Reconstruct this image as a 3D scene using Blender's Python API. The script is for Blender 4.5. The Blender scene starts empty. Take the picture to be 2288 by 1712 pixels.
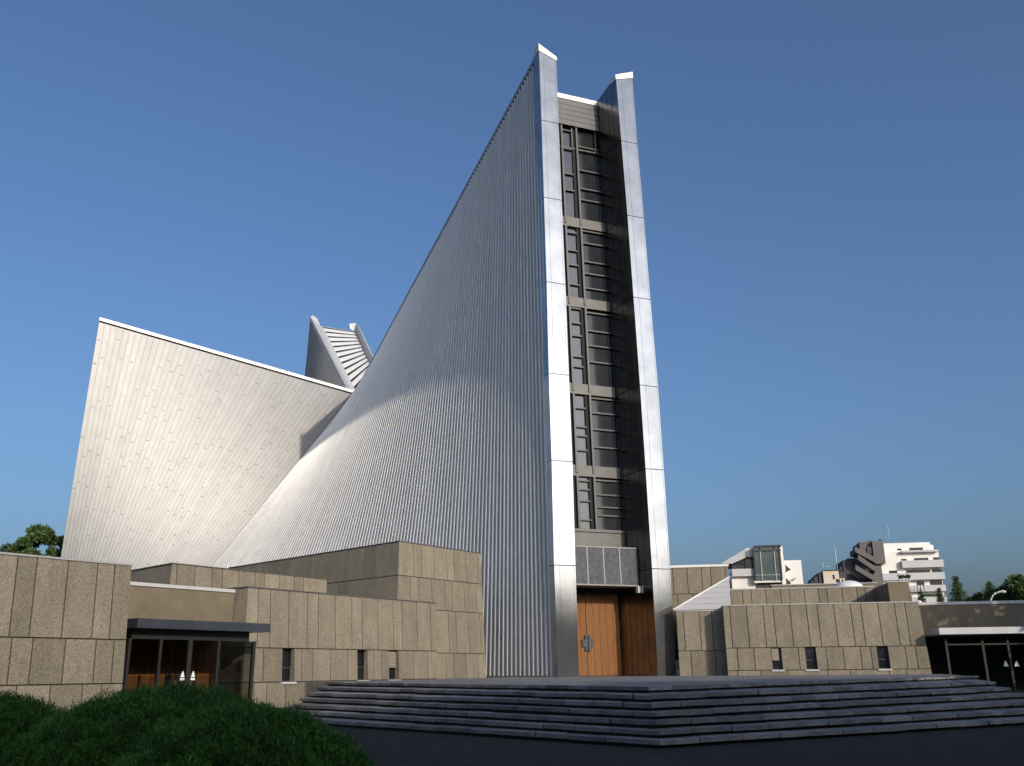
import bpy, math, random
import numpy as np
from mathutils import Vector as V, Matrix
R = math.radians
random.seed(7); rng = np.random.default_rng(7)
SC = bpy.context.scene
COL = SC.collection
# ---------------------------------------------------------------- camera
FPX = 2050.0; TH = math.atan(642/FPX); RHO = .009; CAM = V((0, 0, 1.38))
_u = V((0, -math.sin(TH), math.cos(TH))); FW = V((0, math.cos(TH), math.sin(TH)))
RT = V((1, 0, 0))*math.cos(RHO) - _u*math.sin(RHO)
UP = _u*math.cos(RHO) + V((1, 0, 0))*math.sin(RHO)
cd = bpy.data.cameras.new('camera'); cam = bpy.data.objects.new('camera', cd); COL.objects.link(cam)
cam.matrix_world = Matrix(((RT.x, UP.x, -FW.x, 0), (RT.y, UP.y, -FW.y, 0), (RT.z, UP.z, -FW.z, CAM.z), (0, 0, 0, 1)))
cd.sensor_width = 36; cd.sensor_fit = 'HORIZONTAL'; cd.lens = 36*FPX/2288; cd.clip_end = 6000; cd.clip_start = .1
SC.camera = cam
# surveying: a bearing read off the photograph, turned into a place on a known plane
def ray(x, y): return FW*FPX + RT*(x-1144) + UP*(856-y)
def atY(x, y, Y): d = ray(x, y); return CAM + d*(Y/d.y)
def onpl(x, y, P, n): d = ray(x, y); return CAM + d*((P-CAM).dot(n)/d.dot(n))
def az(a): return V((math.sin(R(a)), math.cos(R(a)), 0))
def H2(p, z=0.0): return V((p[0], p[1], z))
# ---------------------------------------------------------------- light
SAZ, SEL = 149.0, 20.0
SUN = V((math.sin(R(SAZ))*math.cos(R(SEL)), math.cos(R(SAZ))*math.cos(R(SEL)), math.sin(R(SEL))))
w = bpy.data.worlds.new('World'); SC.world = w; w.use_nodes = True
wn = w.node_tree; sk = wn.nodes.new('ShaderNodeTexSky'); sk.sky_type = 'NISHITA'; sk.sun_disc = False
sk.sun_elevation = R(SEL); sk.sun_rotation = R(SAZ); sk.altitude = 50; sk.air_density = 1.0; sk.dust_density = 5.0; sk.ozone_density = 5.6
wn.links.new(sk.outputs[0], wn.nodes['Background'].inputs[0]); wn.nodes['Background'].inputs[1].default_value = .15
sd = bpy.data.lights.new('sun', 'SUN'); sd.energy = 2.6; sd.angle = R(.53); sd.color = (1, .88, .74)
so = bpy.data.objects.new('sun', sd); COL.objects.link(so); so.rotation_euler = (-SUN).to_track_quat('-Z', 'Y').to_euler()
so.location = (40, -40, 60)
SC.view_settings.view_transform = 'Standard'; SC.view_settings.look = 'None'; SC.view_settings.gamma = 1
SC.view_settings.exposure = 0.06
# ---------------------------------------------------------------- materials
def mat(name, col, rough=.8, metal=0, nz=0, nscale=8, bump=0, bscale=40, spec=None, attr=False, rnz=0, dark=.6, stretch=None, coat=0):
    m = bpy.data.materials.new(name); m.use_nodes = True; nt = m.node_tree; N = nt.nodes; L = nt.links
    b = N['Principled BSDF']; b.inputs['Base Color'].default_value = (*col, 1)
    b.inputs['Roughness'].default_value = rough; b.inputs['Metallic'].default_value = metal
    if spec is not None: b.inputs['Specular IOR Level'].default_value = spec
    if coat: b.inputs['Coat Weight'].default_value = coat
    tc = N.new('ShaderNodeTexCoord'); src = tc.outputs['Object']
    if stretch:
        mp = N.new('ShaderNodeMapping'); mp.inputs['Scale'].default_value = stretch; L.new(src, mp.inputs[0]); src = mp.outputs[0]
    last = None
    if nz:
        n = N.new('ShaderNodeTexNoise'); n.inputs['Scale'].default_value = nscale; n.inputs['Detail'].default_value = 6; L.new(src, n.inputs[0])
        r = N.new('ShaderNodeMapRange'); r.inputs[1].default_value = .3; r.inputs[2].default_value = .7; r.inputs[3].default_value = 1-nz; r.inputs[4].default_value = 1+nz
        L.new(n.outputs[0], r.inputs[0])
        mx = N.new('ShaderNodeMix'); mx.data_type = 'RGBA'; mx.blend_type = 'MULTIPLY'; mx.inputs[0].default_value = 1
        mx.inputs[6].default_value = (*col, 1); L.new(r.outputs[0], mx.inputs[7]); last = mx.outputs[2]
    if attr:
        a = N.new('ShaderNodeAttribute'); a.attribute_name = 'pv'
        mx = N.new('ShaderNodeMix'); mx.data_type = 'RGBA'; mx.blend_type = 'MULTIPLY'; mx.inputs[0].default_value = 1
        if last is None: mx.inputs[6].default_value = (*col, 1)
        else: L.new(last, mx.inputs[6])
        L.new(a.outputs['Fac'], mx.inputs[7]); last = mx.outputs[2]
    if last is not None: L.new(last, b.inputs['Base Color'])
    if rnz:
        n = N.new('ShaderNodeTexNoise'); n.inputs['Scale'].default_value = nscale*.6; n.inputs['Detail'].default_value = 4; L.new(src, n.inputs[0])
        r = N.new('ShaderNodeMapRange'); r.inputs[1].default_value = .3; r.inputs[2].default_value = .7; r.inputs[3].default_value = rough-rnz; r.inputs[4].default_value = rough+rnz
        L.new(n.outputs[0], r.inputs[0]); L.new(r.outputs[0], b.inputs['Roughness'])
    if bump:
        n = N.new('ShaderNodeTexNoise'); n.inputs['Scale'].default_value = bscale; n.inputs['Detail'].default_value = 5; L.new(src, n.inputs[0])
        bp = N.new('ShaderNodeBump'); bp.inputs['Strength'].default_value = bump; bp.inputs['Distance'].default_value = .05
        L.new(n.outputs[0], bp.inputs['Height']); L.new(bp.outputs[0], b.inputs['Normal'])
    return m
def stone_mat(name, col, attr=True):
    # exposed aggregate: warm matrix, pale and dark pebbles, long weathering streaks
    m = bpy.data.materials.new(name); m.use_nodes = True; nt = m.node_tree; N = nt.nodes; L = nt.links
    b = N['Principled BSDF']; b.inputs['Roughness'].default_value = .92; b.inputs['Specular IOR Level'].default_value = .25
    tc = N.new('ShaderNodeTexCoord')
    v = N.new('ShaderNodeTexVoronoi'); v.inputs['Scale'].default_value = 33; L.new(tc.outputs['Object'], v.inputs[0])
    rp = N.new('ShaderNodeValToRGB'); e = rp.color_ramp.elements
    e[0].position = 0; e[0].color = (.6, .6, .6, 1); e[1].position = 1; e[1].color = (1.32, 1.29, 1.22, 1)
    x = e.new(.2); x.color = (.85, .85, .85, 1); x = e.new(.75); x.color = (1.06, 1.05, 1.02, 1)
    sp = N.new('ShaderNodeSeparateColor'); L.new(v.outputs['Color'], sp.inputs[0]); L.new(sp.outputs[0], rp.inputs[0])
    n = N.new('ShaderNodeTexNoise'); n.inputs['Scale'].default_value = 1.3; n.inputs['Detail'].default_value = 8; n.inputs['Roughness'].default_value = .65
    mp = N.new('ShaderNodeMapping'); mp.inputs['Scale'].default_value = (1, 1, .35); L.new(tc.outputs['Object'], mp.inputs[0]); L.new(mp.outputs[0], n.inputs[0])
    r = N.new('ShaderNodeMapRange'); r.inputs[1].default_value = .3; r.inputs[2].default_value = .7; r.inputs[3].default_value = .80; r.inputs[4].default_value = 1.16; L.new(n.outputs[0], r.inputs[0])
    def mul(a, bsock, acol=None):
        mx = N.new('ShaderNodeMix'); mx.data_type = 'RGBA'; mx.blend_type = 'MULTIPLY'; mx.inputs[0].default_value = 1
        if acol: mx.inputs[6].default_value = (*acol, 1)
        else: L.new(a, mx.inputs[6])
        L.new(bsock, mx.inputs[7]); return mx.outputs[2]
    c = mul(None, rp.outputs[0], col); c = mul(c, r.outputs[0])
    if attr:
        a = N.new('ShaderNodeAttribute'); a.attribute_name = 'pv'; c = mul(c, a.outputs['Fac'])
    L.new(c, b.inputs['Base Color'])
    n2 = N.new('ShaderNodeTexNoise'); n2.inputs['Scale'].default_value = 25; n2.inputs['Detail'].default_value = 6; L.new(tc.outputs['Object'], n2.inputs[0])
    bp = N.new('ShaderNodeBump'); bp.inputs['Strength'].default_value = .55; bp.inputs['Distance'].default_value = .03
    L.new(n2.outputs[0], bp.inputs['Height']); L.new(bp.outputs[0], b.inputs['Normal'])
    return m
M = {}
M['stone'] = stone_mat('exposed_aggregate_panel', (.25, .219, .163))
M['joint'] = mat('panel_joint', (.045, .035, .028), .95)
M['plain'] = mat('plain_concrete', (.18, .145, .095), .9, nz=.16, nscale=1.2, bump=.3, bscale=30)
M['coping'] = mat('metal_coping', (.42, .40, .38), .55, metal=.3, nz=.1, nscale=3)
M['coping_dark'] = mat('dark_coping', (.10, .095, .09), .6, nz=.1)
M['coping_pale'] = mat('pale_coping', (.52, .50, .48), .6, nz=.08)
M['steel'] = mat('shell_steel', (.60, .60, .59), .50, metal=.5, nz=.05, nscale=.9, rnz=.07, bump=.06, bscale=1.1, attr=True)
M['steel_cap'] = mat('ridge_cap_steel', (.72, .68, .62), .5, metal=.35, nz=.05, nscale=1)
def horiz(nt):                                                  # level direction lying in the sheet
    g = nt.nodes.new('ShaderNodeNewGeometry'); c = nt.nodes.new('ShaderNodeVectorMath'); c.operation = 'CROSS_PRODUCT'; c.inputs[1].default_value = (0, 0, 1)
    nt.links.new(g.outputs['True Normal'], c.inputs[0]); n = nt.nodes.new('ShaderNodeVectorMath'); n.operation = 'NORMALIZE'; nt.links.new(c.outputs[0], n.inputs[0]); return n
M['fin'] = mat('brushed_fin_steel', (.40, .40, .40), .26, metal=1, nz=.14, nscale=.7, bump=.05, bscale=.7, attr=True)
def brushed_fin(m):                                             # rolled stainless sheet: vertical grain throws the sun sideways
    nt = m.node_tree; N = nt.nodes; L = nt.links; b = N['Principled BSDF']; g = N.new('ShaderNodeBsdfAnisotropic'); g.distribution = 'BECKMANN'
    g.inputs['Roughness'].default_value = .18; g.inputs['Anisotropy'].default_value = -.35
    t = horiz(nt); L.new(t.outputs[0], g.inputs['Tangent'])
    L.new(b.inputs['Base Color'].links[0].from_socket, g.inputs['Color']); L.new(b.inputs['Normal'].links[0].from_socket, g.inputs['Normal'])
    d = N.new('ShaderNodeBsdfDiffuse'); L.new(b.inputs['Base Color'].links[0].from_socket, d.inputs[0]); mx = N.new('ShaderNodeMixShader'); mx.inputs[0].default_value = .16
    L.new(g.outputs[0], mx.inputs[1]); L.new(d.outputs[0], mx.inputs[2]); L.new(mx.outputs[0], N['Material Output'].inputs[0])
brushed_fin(M['fin'])
def shell_metal(m, kd, kg, ro, fac):                            # weathered sheet: part matt, part gloss
    nt = m.node_tree; N = nt.nodes; L = nt.links; b = N['Principled BSDF']; src = b.inputs['Base Color'].links[0].from_socket
    def tint(k):
        x = N.new('ShaderNodeMix'); x.data_type = 'RGBA'; x.blend_type = 'MULTIPLY'; x.inputs[0].default_value = 1; L.new(src, x.inputs[6]); x.inputs[7].default_value = (k, k, k, 1); return x.outputs[2]
    d = N.new('ShaderNodeBsdfDiffuse'); g = N.new('ShaderNodeBsdfAnisotropic'); g.distribution = 'BECKMANN'; g.inputs['Roughness'].default_value = ro
    L.new(tint(kd), d.inputs[0]); L.new(tint(kg), g.inputs[0])
    for q in (d, g): L.new(b.inputs['Normal'].links[0].from_socket, q.inputs['Normal'])
    mx = N.new('ShaderNodeMixShader'); mx.inputs[0].default_value = fac; L.new(d.outputs[0], mx.inputs[1]); L.new(g.outputs[0], mx.inputs[2]); L.new(mx.outputs[0], N['Material Output'].inputs[0])
shell_metal(M['steel'], .88, .11, .36, .5)
M['steel_front'] = mat('front_shell_steel', (.62, .62, .61), .5, nz=.05, nscale=.9, bump=.05, bscale=1.1, attr=True)
shell_metal(M['steel_front'], 1.35, .75, .42, .40)
M['inner'] = mat('recess_steel', (.20, .20, .205), .24, metal=1, nz=.2, nscale=1.5, rnz=.05, bump=.05, bscale=1.2)
def brushed(m, k):                                              # vertical brushing spreads highlights sideways
    nt = m.node_tree; t = horiz(nt)
    b = nt.nodes['Principled BSDF']; b.inputs['Anisotropic'].default_value = k; nt.links.new(t.outputs[0], b.inputs['Tangent'])

M['rib_shade'] = mat('painted_rib_shade', (.06, .06, .062), .6, metal=.5)  # near-black band painted on the flat sheet for shade at each rib's foot
M['seam'] = mat('seam_strip', (.20, .20, .19), .5, metal=.4)
M['dark'] = mat('dark_gap', (.012, .012, .013), .8)
M['frame'] = mat('window_frame_metal', (.062, .062, .058), .45, metal=.3)
M['spandrel'] = mat('spandrel_metal', (.10, .099, .095), .5, metal=.3, nz=.1, nscale=2)
M['glass_dark'] = mat('dark_window_glass', (.012, .013, .014), .12, spec=.6, nz=.4, nscale=1.5, bump=.03, bscale=2)
M['glass_sky'] = mat('sky_toned_glass', (.035, .04, .05), .10, spec=.9, nz=.25, nscale=.8)  # bluish base colour stands in for sky reflected in the panes
M['box'] = mat('weathered_lead_panel', (.065, .068, .075), .6, metal=.3, nz=.35, nscale=4)
M['louver'] = mat('pale_slats', (.80, .79, .76), .5, metal=.1, nz=.05)
M['canopy'] = mat('canopy_metal', (.10, .105, .125), .35, metal=.6, nz=.15, nscale=1.0)
M['canopy_pale'] = mat('pale_canopy_metal', (.55, .56, .56), .5, metal=.2, nz=.08, nscale=1.0)
M['post'] = mat('dark_bronze_post', (.05, .046, .04), .45, metal=.5)
M['white'] = mat('white_render', (.80, .77, .72), .85, nz=.07, nscale=.4)
M['white_grey'] = mat('pale_grey_render', (.50, .50, .50), .85, nz=.06, nscale=.3)
M['beige'] = mat('beige_render', (.62, .53, .42), .85, nz=.06, nscale=.4)
M['grey_br'] = mat('grey_brown_tile', (.13, .12, .115), .8, nz=.15, nscale=.6)
M['slate'] = mat('slate_cladding', (.055, .05, .055), .7, nz=.2, nscale=.6)
M['bglass'] = mat('green_bay_glass', (.06, .085, .08), .15, spec=.7, nz=.35, nscale=.35)
M['bark'] = mat('bark', (.06, .045, .033), .95, nz=.3, nscale=6, bump=.6, bscale=20)
M['sign'] = mat('white_sticker', (.8, .85, .8), .7)
M['lampm'] = mat('lamp_painted_metal', (.5, .5, .47), .5)
M['vent'] = mat('window_louver_slat', (.34, .29, .23), .7)
M['asphalt'] = mat('asphalt', (.034, .031, .027), .95, nz=.25, nscale=3, bump=.5, bscale=60, spec=.2)
def leaf_mat(name, c0, c1, sc=.8, trans=0):
    m = bpy.data.materials.new(name); m.use_nodes = True; nt = m.node_tree; N = nt.nodes; L = nt.links; b = N['Principled BSDF']
    a = N.new('ShaderNodeAttribute'); a.attribute_name = 'pv'
    rp = N.new('ShaderNodeValToRGB'); rp.color_ramp.elements[0].color = (*c0, 1); rp.color_ramp.elements[1].color = (*c1, 1)
    L.new(a.outputs['Fac'], rp.inputs[0]); L.new(rp.outputs[0], b.inputs['Base Color'])
    b.inputs['Roughness'].default_value = .6; b.inputs['Specular IOR Level'].default_value = .3
    return m
M['leaf_shrub'] = leaf_mat('juniper_foliage', (.016, .06, .008), (.15, .34, .04))
M['leaf_tree'] = leaf_mat('broadleaf_foliage', (.03, .055, .015), (.09, .15, .04))
M['leaf_con'] = leaf_mat('conifer_foliage', (.02, .045, .018), (.09, .15, .045))
def wood_mat():
    m = mat('oak_boards', (.215, .083, .017), .7, nz=.28, nscale=2.2, stretch=(9, 9, .6), attr=True, bump=.15, bscale=6); return m
M['wood'] = wood_mat()
def granite(name, col):
    m = mat(name, col, .85, nz=.33, nscale=2.3, bump=.5, bscale=35, attr=True); return m
M['granite'] = granite('granite_step', (.19, .185, .18))
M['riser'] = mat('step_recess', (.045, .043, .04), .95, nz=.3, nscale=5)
def paving():
    m = bpy.data.materials.new('stone_paving'); m.use_nodes = True; nt = m.node_tree; N = nt.nodes; L = nt.links; b = N['Principled BSDF']; b.inputs['Roughness'].default_value = .85
    tc = N.new('ShaderNodeTexCoord'); mp = N.new('ShaderNodeMapping'); mp.inputs['Rotation'].default_value = (0, 0, R(36)); L.new(tc.outputs['Object'], mp.inputs[0])
    br = N.new('ShaderNodeTexBrick'); br.inputs['Scale'].default_value = 1; br.inputs['Brick Width'].default_value = .9; br.inputs['Row Height'].default_value = .6
    br.inputs['Mortar Size'].default_value = .012; br.inputs['Color1'].default_value = (.21, .20, .19, 1); br.inputs['Color2'].default_value = (.16, .155, .15, 1); br.inputs['Mortar'].default_value = (.06, .06, .055, 1)
    L.new(mp.outputs[0], br.inputs[0])
    n = N.new('ShaderNodeTexNoise'); n.inputs['Scale'].default_value = 1.5; n.inputs['Detail'].default_value = 6; L.new(tc.outputs['Object'], n.inputs[0])
    r = N.new('ShaderNodeMapRange'); r.inputs[1].default_value = .3; r.inputs[2].default_value = .7; r.inputs[3].default_value = .75; r.inputs[4].default_value = 1.2; L.new(n.outputs[0], r.inputs[0])
    mx = N.new('ShaderNodeMix'); mx.data_type = 'RGBA'; mx.blend_type = 'MULTIPLY'; mx.inputs[0].default_value = 1; L.new(br.outputs[0], mx.inputs[6]); L.new(r.outputs[0], mx.inputs[7]); L.new(mx.outputs[2], b.inputs['Base Color'])
    return m
M['paving'] = paving()
# ---------------------------------------------------------------- object helpers
ORG = {}
def empty(name, loc, label, cat, group=None):
    o = bpy.data.objects.new(name, None); COL.objects.link(o); o.location = loc; ORG[o.name] = V(loc)
    o.empty_display_size = .5; tag(o, label, cat, group); return o
def tag(o, label=None, cat=None, group=None, kind=None):
    if label: o['label'] = label
    if cat: o['category'] = cat
    if group: o['group'] = group
    if kind: o['kind'] = kind
    return o
class MB:
    def __init__(s): s.v = []; s.f = []; s.m = []; s.a = []; s.sm = []
    def quad(s, a, b, c, d=None, m=0, pv=1., smooth=False):
        i = len(s.v); pts = [a, b, c] + ([d] if d is not None else [])
        s.v += [tuple(p) for p in pts]; s.f.append(tuple(range(i, i+len(pts)))); s.m.append(m); s.a.append(pv); s.sm.append(smooth)
    def ngon(s, pts, m=0, pv=1.):
        i = len(s.v); s.v += [tuple(p) for p in pts]; s.f.append(tuple(range(i, i+len(pts)))); s.m.append(m); s.a.append(pv); s.sm.append(False)
    def par(s, o, x, y, z, m=0, pv=1.):            # box from a corner and three edge vectors
        o = V(o); x = V(x); y = V(y); z = V(z)
        if x.cross(y).dot(z) < 0: x, y = y, x
        p = [o, o+x, o+x+y, o+y, o+z, o+x+z, o+x+y+z, o+y+z]; i = len(s.v); s.v += [tuple(q) for q in p]
        for f in ((0, 3, 2, 1), (4, 5, 6, 7), (0, 1, 5, 4), (1, 2, 6, 5), (2, 3, 7, 6), (3, 0, 4, 7)):
            s.f.append(tuple(i+k for k in f)); s.m.append(m); s.a.append(pv); s.sm.append(False)
    def prism(s, poly, z0, z1, m=0, pv=1., top=None, mtop=None):
        top = top or poly; n = len(poly); a = [H2(p, z0) for p in poly]; b = [H2(p, z1) for p in top]
        for k in range(n): s.quad(a[k], a[(k+1) % n], b[(k+1) % n], b[k], m, pv)
        s.ngon(b, m if mtop is None else mtop, pv); s.ngon(a[::-1], m, pv)
    def tube(s, p, q, r0, r1=None, n=6, m=0, pv=1.):
        p = V(p); q = V(q); r1 = r0 if r1 is None else r1; d = (q-p).normalized(); x = d.orthogonal().normalized(); y = d.cross(x); i = len(s.v)
        for c, r in ((p, r0), (q, r1)):
            for k in range(n):
                t = 2*math.pi*k/n; s.v.append(tuple(c + x*math.cos(t)*r + y*math.sin(t)*r))
        for k in range(n):
            s.f.append((i+k, i+(k+1) % n, i+n+(k+1) % n, i+n+k)); s.m.append(m); s.a.append(pv); s.sm.append(n > 4)
        s.f.append(tuple(range(i+n, i+2*n))); s.m.append(m); s.a.append(pv); s.sm.append(False)
        s.f.append(tuple(range(i+n-1, i-1, -1))); s.m.append(m); s.a.append(pv); s.sm.append(False)
    def lathe(s, c, prof, n=20, m=0, pv=1.):
        i = len(s.v); c = V(c)
        for r, z in prof:
            for k in range(n): t = 2*math.pi*k/n; s.v.append((c.x+r*math.cos(t), c.y+r*math.sin(t), c.z+z))
        for j in range(len(prof)-1):
            for k in range(n):
                a = i+j*n+k; b = i+j*n+(k+1) % n; s.f.append((a, b, b+n, a+n)); s.m.append(m); s.a.append(pv); s.sm.append(True)
    def build(s, name, mats, parent=None, loc=None):
        org = ORG[parent.name] if parent is not None else V(loc or (0, 0, 0))
        me = bpy.data.meshes.new(name); me.from_pydata([(a-org.x, b-org.y, c-org.z) for a, b, c in s.v], [], s.f)
        for m in (mats if isinstance(mats, (list, tuple)) else [mats]): me.materials.append(m if not isinstance(m, str) else M[m])
        me.polygons.foreach_set('material_index', s.m); me.polygons.foreach_set('use_smooth', s.sm)
        at = me.attributes.new('pv', 'FLOAT', 'FACE'); at.data.foreach_set('value', s.a); me.update()
        o = bpy.data.objects.new(name, me); COL.objects.link(o)
        if parent is not None:
            o.parent = parent; ORG[o.name] = org
        else: o.location = org; ORG[o.name] = org
        return o
def npmesh(name, verts, faces, vals, mats, parent=None, loc=None):
    org = ORG[parent.name] if parent is not None else V(loc or (0, 0, 0))
    verts = np.asarray(verts, dtype=np.float32) - np.array(org, dtype=np.float32)
    me = bpy.data.meshes.new(name); nf = len(faces); k = faces.shape[1]
    me.vertices.add(len(verts)); me.vertices.foreach_set('co', verts.ravel())
    me.loops.add(nf*k); me.loops.foreach_set('vertex_index', faces.ravel().astype(np.int32))
    me.polygons.add(nf); me.polygons.foreach_set('loop_start', np.arange(0, nf*k, k, dtype=np.int32))
    me.update(calc_edges=True)
    at = me.attributes.new('pv', 'FLOAT', 'FACE'); at.data.foreach_set('value', np.asarray(vals, dtype=np.float32))
    me.materials.append(M[mats]); me.update()
    o = bpy.data.objects.new(name, me); COL.objects.link(o)
    if parent is not None: o.parent = parent
    else: o.location = org
    ORG[o.name] = org
    return o
# ---------------------------------------------------------------- ground
g = MB(); g.quad((-1500, -1500, 0), (1500, -1500, 0), (1500, 2500, 0), (-1500, 2500, 0))
tag(g.build('ground', 'asphalt'), kind='structure')
ZP = .98
# ---------------------------------------------------------------- battered stone masses
ZR = 1.2
def isect(p, d, q, e):
    den = d.x*e.y - d.y*e.x; t = ((q.x-p.x)*e.y - (q.y-p.y)*e.x)/den; return p + d*t
class Mass:
    def __init__(s, poly, z0, z1, b):
        s.p = [H2(q) for q in poly]; s.n = len(poly); s.z0 = z0; s.z1 = z1; s.b = b if isinstance(b, (list, tuple)) else [b]*s.n
        s.t = [(s.p[(k+1) % s.n]-s.p[k]).normalized() for k in range(s.n)]; s.o = [V((t.y, -t.x, 0)) for t in s.t]
    def corner(s, k, z, inset=0):
        j = (k-1) % s.n
        a = s.p[j] - s.o[j]*(s.b[j]*(z-ZR)+inset); c = s.p[k] - s.o[k]*(s.b[k]*(z-ZR)+inset)
        r = isect(a, s.t[j], c, s.t[k]); return V((r.x, r.y, z))
    def pt(s, k, u, z, inset=0): return s.p[k] + s.t[k]*u - s.o[k]*(s.b[k]*(z-ZR)+inset) + V((0, 0, z))
    def ends(s, k, z): return (s.corner(k, z)-s.p[k]).dot(s.t[k]), (s.corner((k+1) % s.n, z)-s.p[k]).dot(s.t[k])
    def hit(s, k, x, y):
        n = (s.o[k] + V((0, 0, s.b[k]))); P = s.p[k] + V((0, 0, ZR)); q = onpl(x, y, P, n); return (q-s.p[k]).dot(s.t[k]), q.z
    def wall(s, spec, parent, name='stone_wall', mats=('stone', 'joint', 'plain'), GAP=.042, DEP=.045):
        mb = MB()
        for k in range(s.n):
            sp = spec.get(k)
            if sp is None:
                mb.quad(s.corner(k, s.z0), s.corner((k+1) % s.n, s.z0), s.corner((k+1) % s.n, s.z1), s.corner(k, s.z1), 2, 1); continue
            wins = sp.get('wins', []); zs = sp['z']
            cuts = []
            for wn_ in wins: cuts += [wn_[0], wn_[1]]
            for ci in range(len(zs)-1):                       # joint-coloured backing, left open at windows
                za, zb = zs[ci], zs[ci+1]; e0 = s.ends(k, za); e1 = s.ends(k, zb)
                wl = sorted([(q[0], q[1]) for q in wins if q[2] < zb-.05 and q[3] > za+.05])
                cur = None; segs = []
                for q in wl: segs.append((cur, q[0])); cur = q[1]
                segs.append((cur, None))
                for a, c in segs:
                    P = s.corner(k, za, DEP) if a is None else s.pt(k, a, za, DEP); Q = s.corner((k+1) % s.n, za, DEP) if c is None else s.pt(k, c, za, DEP)
                    P2 = s.corner(k, zb, DEP) if a is None else s.pt(k, a, zb, DEP); Q2 = s.corner((k+1) % s.n, zb, DEP) if c is None else s.pt(k, c, zb, DEP)
                    mb.quad(P, Q, Q2, P2, 1)
                js = sorted(sp['j'][ci] + [x for q in wl for x in q])
                js = [x for x in js if max(e0[0], e1[0])+.12 < x < min(e0[1], e1[1])-.12]
                bounds = [None]+js+[None]
                for i in range(len(bounds)-1):
                    a, c = bounds[i], bounds[i+1]
                    if a is not None and c is not None and any(abs(a-q[0]) < .02 and abs(c-q[1]) < .02 for q in wl): continue
                    zlo = za+(GAP/2 if ci else 0); zhi = zb-(GAP/2 if ci < len(zs)-2 else 0)
                    wa = any(abs((a or -99)-q[1]) < .02 for q in wl); wc = any(abs((c or -99)-q[0]) < .02 for q in wl)
                    ga = 0 if wa else GAP/2; gc = 0 if wc else GAP/2
                    fr = []; bk = []
                    for z in (zlo, zhi):
                        fr.append((s.corner(k, z) if a is None else s.pt(k, a+ga, z), s.corner((k+1) % s.n, z) if c is None else s.pt(k, c-gc, z)))
                        bk.append((s.corner(k, z, DEP) if a is None else s.pt(k, a+ga, z, DEP), s.corner((k+1) % s.n, z, DEP) if c is None else s.pt(k, c-gc, z, DEP)))
                    pv = random.gauss(1, .055) * (.86 if random.random() < .12 else 1)
                    (A, B), (D, Cc) = fr; (a2, b2), (d2, c2) = bk
                    mb.quad(A, B, Cc, D, 0, pv); mb.quad(D, Cc, c2, d2, 0, pv); mb.quad(A, a2, b2, B, 0, pv*.9)
                    mb.quad(A, D, d2, a2, 0, pv); mb.quad(B, b2, c2, Cc, 0, pv)
            for (u0, u1, wz0, wz1, kind) in wins:
                D = .42; o = s.o[k]
                def q(u, z, d): return s.pt(k, u, z, d)
                mb.quad(q(u0, wz0, 0), q(u0, wz0, D), q(u0, wz1, D), q(u0, wz1, 0), 0, .95); mb.quad(q(u1, wz0, 0), q(u1, wz1, 0), q(u1, wz1, D), q(u1, wz0, D), 0, .95)
                mb.quad(q(u0, wz1, 0), q(u0, wz1, D), q(u1, wz1, D), q(u1, wz1, 0), 0, .9); mb.quad(q(u0, wz0, 0), q(u1, wz0, 0), q(u1, wz0, D), q(u0, wz0, D), 0, .9)
        mb.ngon([s.corner(k, s.z1, .02) for k in range(s.n)], 2)
        o = mb.build(name, list(mats), parent)
        for k, sp in spec.items():
            for (u0, u1, wz0, wz1, kind) in (sp.get('wins', []) if sp else []):
                wb = MB(); t = s.t[k]; on = s.o[k]; D = .30; hh = wz1-wz0; ww = u1-u0; zm = wz0+hh*.42
                P = s.pt(k, u0, wz0, D)
                wb.quad(P, s.pt(k, u1, wz0, D), s.pt(k, u1, wz1, D), s.pt(k, u0, wz1, D), 0)
                wo = wb.build('window', 'glass_dark', parent)
                fb = MB()
                for (x0, x1, y0, y1) in ((0, .05, 0, hh), (ww-.05, ww, 0, hh), (.05, ww-.05, 0, .05), (.05, ww-.05, hh-.05, hh), (.05, ww-.05, hh*.42-.03, hh*.42+.03)):
                    fb.par(s.pt(k, u0+x0, wz0+y0, D-.05), t*(x1-x0), -on*.045, V((0, 0, y1-y0)))
                fb.build('frame', 'frame', wo)
                if kind == 'louver':
                    lb = MB(); n = 8
                    for i in range(n): lb.par(s.pt(k, u0+.03, zm+(wz1-.06-zm)*i/n, .04), t*(ww-.2), -on*.10+V((0, 0, .03)), V((0, 0, .055)))
                    lb.build('louver', 'vent', wo)
                sb = MB(); sb.par(s.pt(k, u0-.06, wz0-.09, -.07), t*(ww+.12), -on*.40, V((0, 0, .09)))
                sb.build('sill', 'coping_pale', wo)
        return o
    def cope(s, edges, parent, m='coping_dark', h=.07, out=.04, wdt=.35, name='coping'):
        mb = MB()
        for k in edges:
            a, c = s.corner(k, s.z1, -out), s.corner((k+1) % s.n, s.z1, -out); a2, c2 = s.corner(k, s.z1, wdt), s.corner((k+1) % s.n, s.z1, wdt); z = V((0, 0, h)); dz = V((0, 0, .003))
            a, c, a2, c2 = a+dz, c+dz, a2+dz, c2+dz
            L = (c-a).length; nseg = max(1, int(L/3.0))
            for i in range(nseg):
                f0 = i/nseg + (.006/L if i else 0); f1 = (i+1)/nseg - (.006/L if i < nseg-1 else 0)
                p, q = a.lerp(c, f0), a.lerp(c, f1); p2, q2 = a2.lerp(c2, f0), a2.lerp(c2, f1)
                mb.quad(p, q, q+z, p+z); mb.quad(p+z, q+z, q2+z, p2+z); mb.quad(p, p2, q2, q); mb.quad(p2, p2+z, q2+z, q2); mb.quad(p, p+z, p2+z, p2); mb.quad(q, q2, q2+z, q+z)
        return mb.build(name, m, parent)
def pj(ms, k, lst, y): return [ms.hit(k, x, y)[0] for x in lst]
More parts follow.
